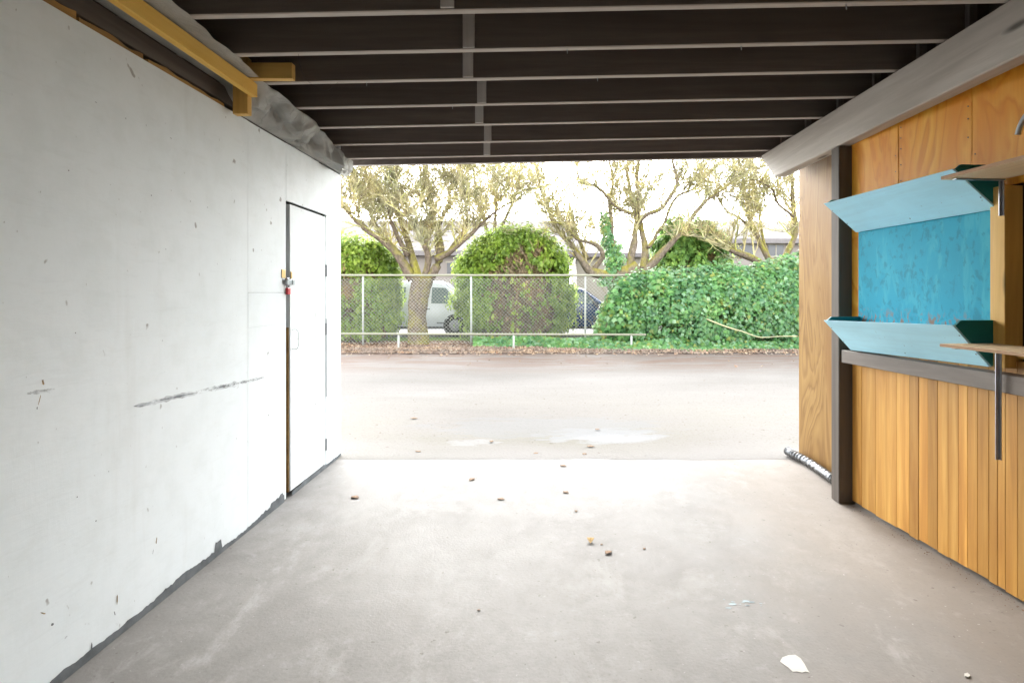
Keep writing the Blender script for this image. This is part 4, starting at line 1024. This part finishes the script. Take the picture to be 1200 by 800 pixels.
# ------------------------------------------------------------------ parked cars
def car(name, label, cat, ox, oy, length, width, prof, belt, paint, windows, shield, wheels, wr):
    """prof: (s, top height) along the side from tail (s = 0) to nose; the car's flank faces the carport"""
    root = empty(name, (ox + length / 2, oy + width / 2, 0)); tag(root, label, cat, 'cars parked beyond the fence')
    def top(s):
        for (a, za), (b, zb) in zip(prof, prof[1:]):
            if a <= s <= b: return za + (zb - za) * (s - a) / (b - a)
        return prof[-1][1]
    def bel(s): return belt[0] + (belt[1] - belt[0]) * s / length
    hw = width / 2
    def taper(s): 
        e = min(s, length - s); return 1 - .14 * max(0, 1 - e / .5) ** 2
    def half(s, z):                  # half width at height z
        b = min(bel(s), top(s)); w = hw * taper(s)
        if z <= .55: return w * (.93 + .07 * max(0, (z - .2) / .35))
        if z <= b: return w * (1 - .03 * (z - .55) / max(.05, b - .55))
        return w * (.97 - .20 * (z - b) / .6)
    bm = bmesh.new(); rows = []; n = 44
    for i in range(n + 1):
        s = length * i / n; zt = top(s); b = min(bel(s), zt - .02); zs = [.22, .38, .55, (.55 + b) / 2, b, b + (zt - b) * .5, zt - min(.06, (zt - b) * .3), zt]
        row = []
        for k, z in enumerate(zs):
            w = half(s, z) * (.90 if k == 7 else 1); row.append((s, -w, z))
        row += [(s, 0, zt + .025)] + [(s, -y, z) for s, y, z in row[::-1]]
        rows.append([bm.verts.new((ox + p[0], oy + hw + p[1], p[2])) for p in row])
    for a, b in zip(rows, rows[1:]):
        for k in range(len(a) - 1): bm.faces.new((a[k], b[k], b[k + 1], a[k + 1]))
        bm.faces.new((a[0], a[-1], b[-1], b[0]))
    bm.faces.new(rows[0]); bm.faces.new(rows[-1][::-1]); bmesh.ops.recalc_face_normals(bm, faces=bm.faces)
    body = bmobj('body', bm, paint, root, smooth=True)
    for side in (-1, 1):
        for pts in windows:
            V = []
            for s, z in pts: V.append(Vector((ox + s, oy + hw + side * (half(s, z) + .006), z)))
            mobj('side_window', V, [tuple(range(len(V))) if side < 0 else tuple(range(len(V)))[::-1]], MAT['glass'], root)
        for s in wheels:
            c = Vector((ox + s, oy + hw + side * (hw - .085), wr)); V, Fc = [], []
            tube(V, Fc, [c + Vector((0, side * d, 0)) for d in (-.11, -.09, .07, .09)], [wr * .9, wr, wr, wr * .9], 26)
            wh = mobj('wheel', V, Fc, MAT['rubber'], root, smooth=False); V, Fc = [], []
            tube(V, Fc, [c + Vector((0, side * d, 0)) for d in (.088, .096, .10)], [wr * .56, wr * .52, wr * .15], 20)
            mobj('rim', V, Fc, MAT['rim'], wh)
            V, Fc = [], []; tube(V, Fc, [c + Vector((0, side * d, 0)) for d in (-.1, .0835)], [wr + .03] * 2, 26); mobj('wheel_arch', V, Fc, MAT['trim'], root)
        V, Fc = [], []; sm = shield[1] - .10
        tag(box('mirror', ox + sm - .22, ox + sm - .06, oy + hw + side * (hw + .06) - .07, oy + hw + side * (hw + .06) + .07, bel(sm) + .0, bel(sm) + .14, paint, root, .02), None, None)
        box('door_handle', ox + sm - 1.15, ox + sm - .97, oy + hw + side * (hw * .985 + .012) - .012, oy + hw + side * (hw * .985 + .012) + .012, bel(sm) - .16, bel(sm) - .13, MAT['trim'], root, .004)
        box('rub_strip', ox + .7, ox + length - .8, oy + hw + side * (hw + .004) - .008, oy + hw + side * (hw + .004) + .008, .23, .30, MAT['trim'], root, .003)
        box('headlight', ox + length - .34, ox + length - .10, oy + hw + side * (hw * .80) - .10, oy + hw + side * (hw * .80) + .10, top(length) - .17, top(length) - .05, MAT['lens'], root, .02)
    V = []
    for s in (shield[0], shield[1]):
        z = top(s); w = half(s, z) * .86; V += [Vector((ox + s + .012, oy + hw - w, z + .022)), Vector((ox + s + .012, oy + hw, z + .05)), Vector((ox + s + .012, oy + hw + w, z + .022))]
    mobj('windscreen', V, [(0, 1, 4, 3), (1, 2, 5, 4)], MAT['shieldglass'], root)
    return root
CY = 17.5
vx = lambda px: (px - VX) * CY / F
van_len = 4.9; vo = vx(569) - van_len
def vs(px): return vx(px) - vo
van = car('parked_van', 'white minivan parked behind the forked mossy tree', 'van', vo, CY, van_len, 1.9,
    [(0, 1.05), (.06, 1.35), (.35, 1.66), (1.0, 1.72), (vs(512), 1.70), (vs(517), 1.66), (vs(545), 1.08), (vs(560), .95), (van_len, .72)], (1.02, .98), MAT['vanpaint'],
    [[(vs(505), 1.02), (vs(538), 1.0), (vs(521), 1.50), (vs(505), 1.52)], [(vs(440), 1.04), (vs(474), 1.03), (vs(474), 1.53), (vs(443), 1.53)], [(vs(408), 1.06), (vs(437), 1.04), (vs(439), 1.52), (vs(416), 1.50)]],
    (vs(518), vs(544)), (vs(400) if vs(400) > .5 else .8, vs(533)), .33)
hwv = .95
box('side_badge', vx(512), vx(521), CY - .012, CY + .004, .395, .435, MAT['greybase'], van, .002)
co_len = 4.3; bo = vx(752) - co_len
def bs(px): return vx(px) - bo
car('parked_car', 'dark blue car parked between thuja shrub and ivy hedge', 'car', bo, CY + .05, co_len, 1.75,
    [(0, .85), (.08, 1.0), (.6, 1.38), (1.3, 1.50), (bs(680), 1.50), (bs(686), 1.45), (bs(708), 1.02), (bs(740), .88), (co_len, .62)], (1.0, .95), MAT['bluepaint'],
    [[(bs(667), 1.02), (bs(702), 1.0), (bs(687), 1.36), (bs(667), 1.40)], [(bs(632), 1.02), (bs(664), 1.02), (bs(664), 1.40), (bs(638), 1.38)]],
    (bs(687), bs(707)), (.8, bs(728)), .31)

# ------------------------------------------------------------------ houses beyond the lot
def house(name, label, x0, x1, y0, depth, eave, ridge, wallmat, wins, cat='house'):
    root = empty(name, ((x0 + x1) / 2, y0, 0)); tag(root, label, cat, 'low houses beyond the parking lot')
    box('wall', x0, x1, y0, y0 + depth, -.05, eave, wallmat, root, 0)
    o = .6; bm = bmesh.new(); ym = y0 + depth / 2; t = .18
    pr = [(y0 - o, eave - .1), (y0 - o, eave + t), (ym, ridge + t), (y0 + depth + o, eave + t), (y0 + depth + o, eave - .1), (ym, ridge - .1)]
    rf = prism('roof', [Vector((x0 - o, y, z)) for y, z in pr], Vector((x1 - x0 + 2 * o, 0, 0)), MAT['roofm'], root)
    for (a, b, z0, z1) in wins:
        f = box('window', a, b, y0 - .04, y0 - .002, z0, z1, MAT['opening'], root, 0)
        box('frame', a - .08, b + .08, y0 - .055, y0 - .042, z1, z1 + .1, MAT['tanwall'], f, 0)
        box('frame', a - .08, b + .08, y0 - .10, y0 - .042, z0 - .08, z0, MAT['tanwall'], f, 0)
        box('mullion', (a + b) / 2 - .03, (a + b) / 2 + .03, y0 - .06, y0 - .042, z0, z1, MAT['tanwall'], f, 0)
    return root, rf
HY = 33.0
hx = lambda px, Y=HY: (px - VX) * Y / F
hz_ = lambda py, Y=HY: EYE + (VY - py) * Y / F
h1, r1 = house('row_house', 'long beige house with grey roof behind the forked tree', hx(330), hx(668), HY, 9, hz_(298), hz_(262, HY + 4.5), MAT['wallm'],
    [(hx(a), hx(b), hz_(321), hz_(308)) for a, b in ((345, 380), (424, 470), (524, 548), (590, 625))])
c = at(522, 280, HY + 2.0)
box('chimney', c.x - .2, c.x + .2, c.y - .2, c.y + .2, c.z - .7, c.z + .25, MAT['tanwall'], r1, .02)
house('row_house', 'beige house with low grey roof behind the slender bare tree', hx(838), hx(1080), HY + 2, 9, hz_(284, HY + 2), hz_(262, HY + 6.5), MAT['wallm'],
    [(hx(a, HY + 2), hx(b, HY + 2), hz_(300, HY + 2), hz_(287, HY + 2)) for a, b in ((857, 884), (900, 918), (960, 990))])
house('gable_house', 'cream house wall seen between thuja shrub and multi-stemmed tree', hx(676, 40), hx(800, 40), 40, 8, hz_(300, 40), hz_(284, 44), MAT['tanwall'], [(hx(760, 40), hx(780, 40), hz_(325, 40), hz_(310, 40))])
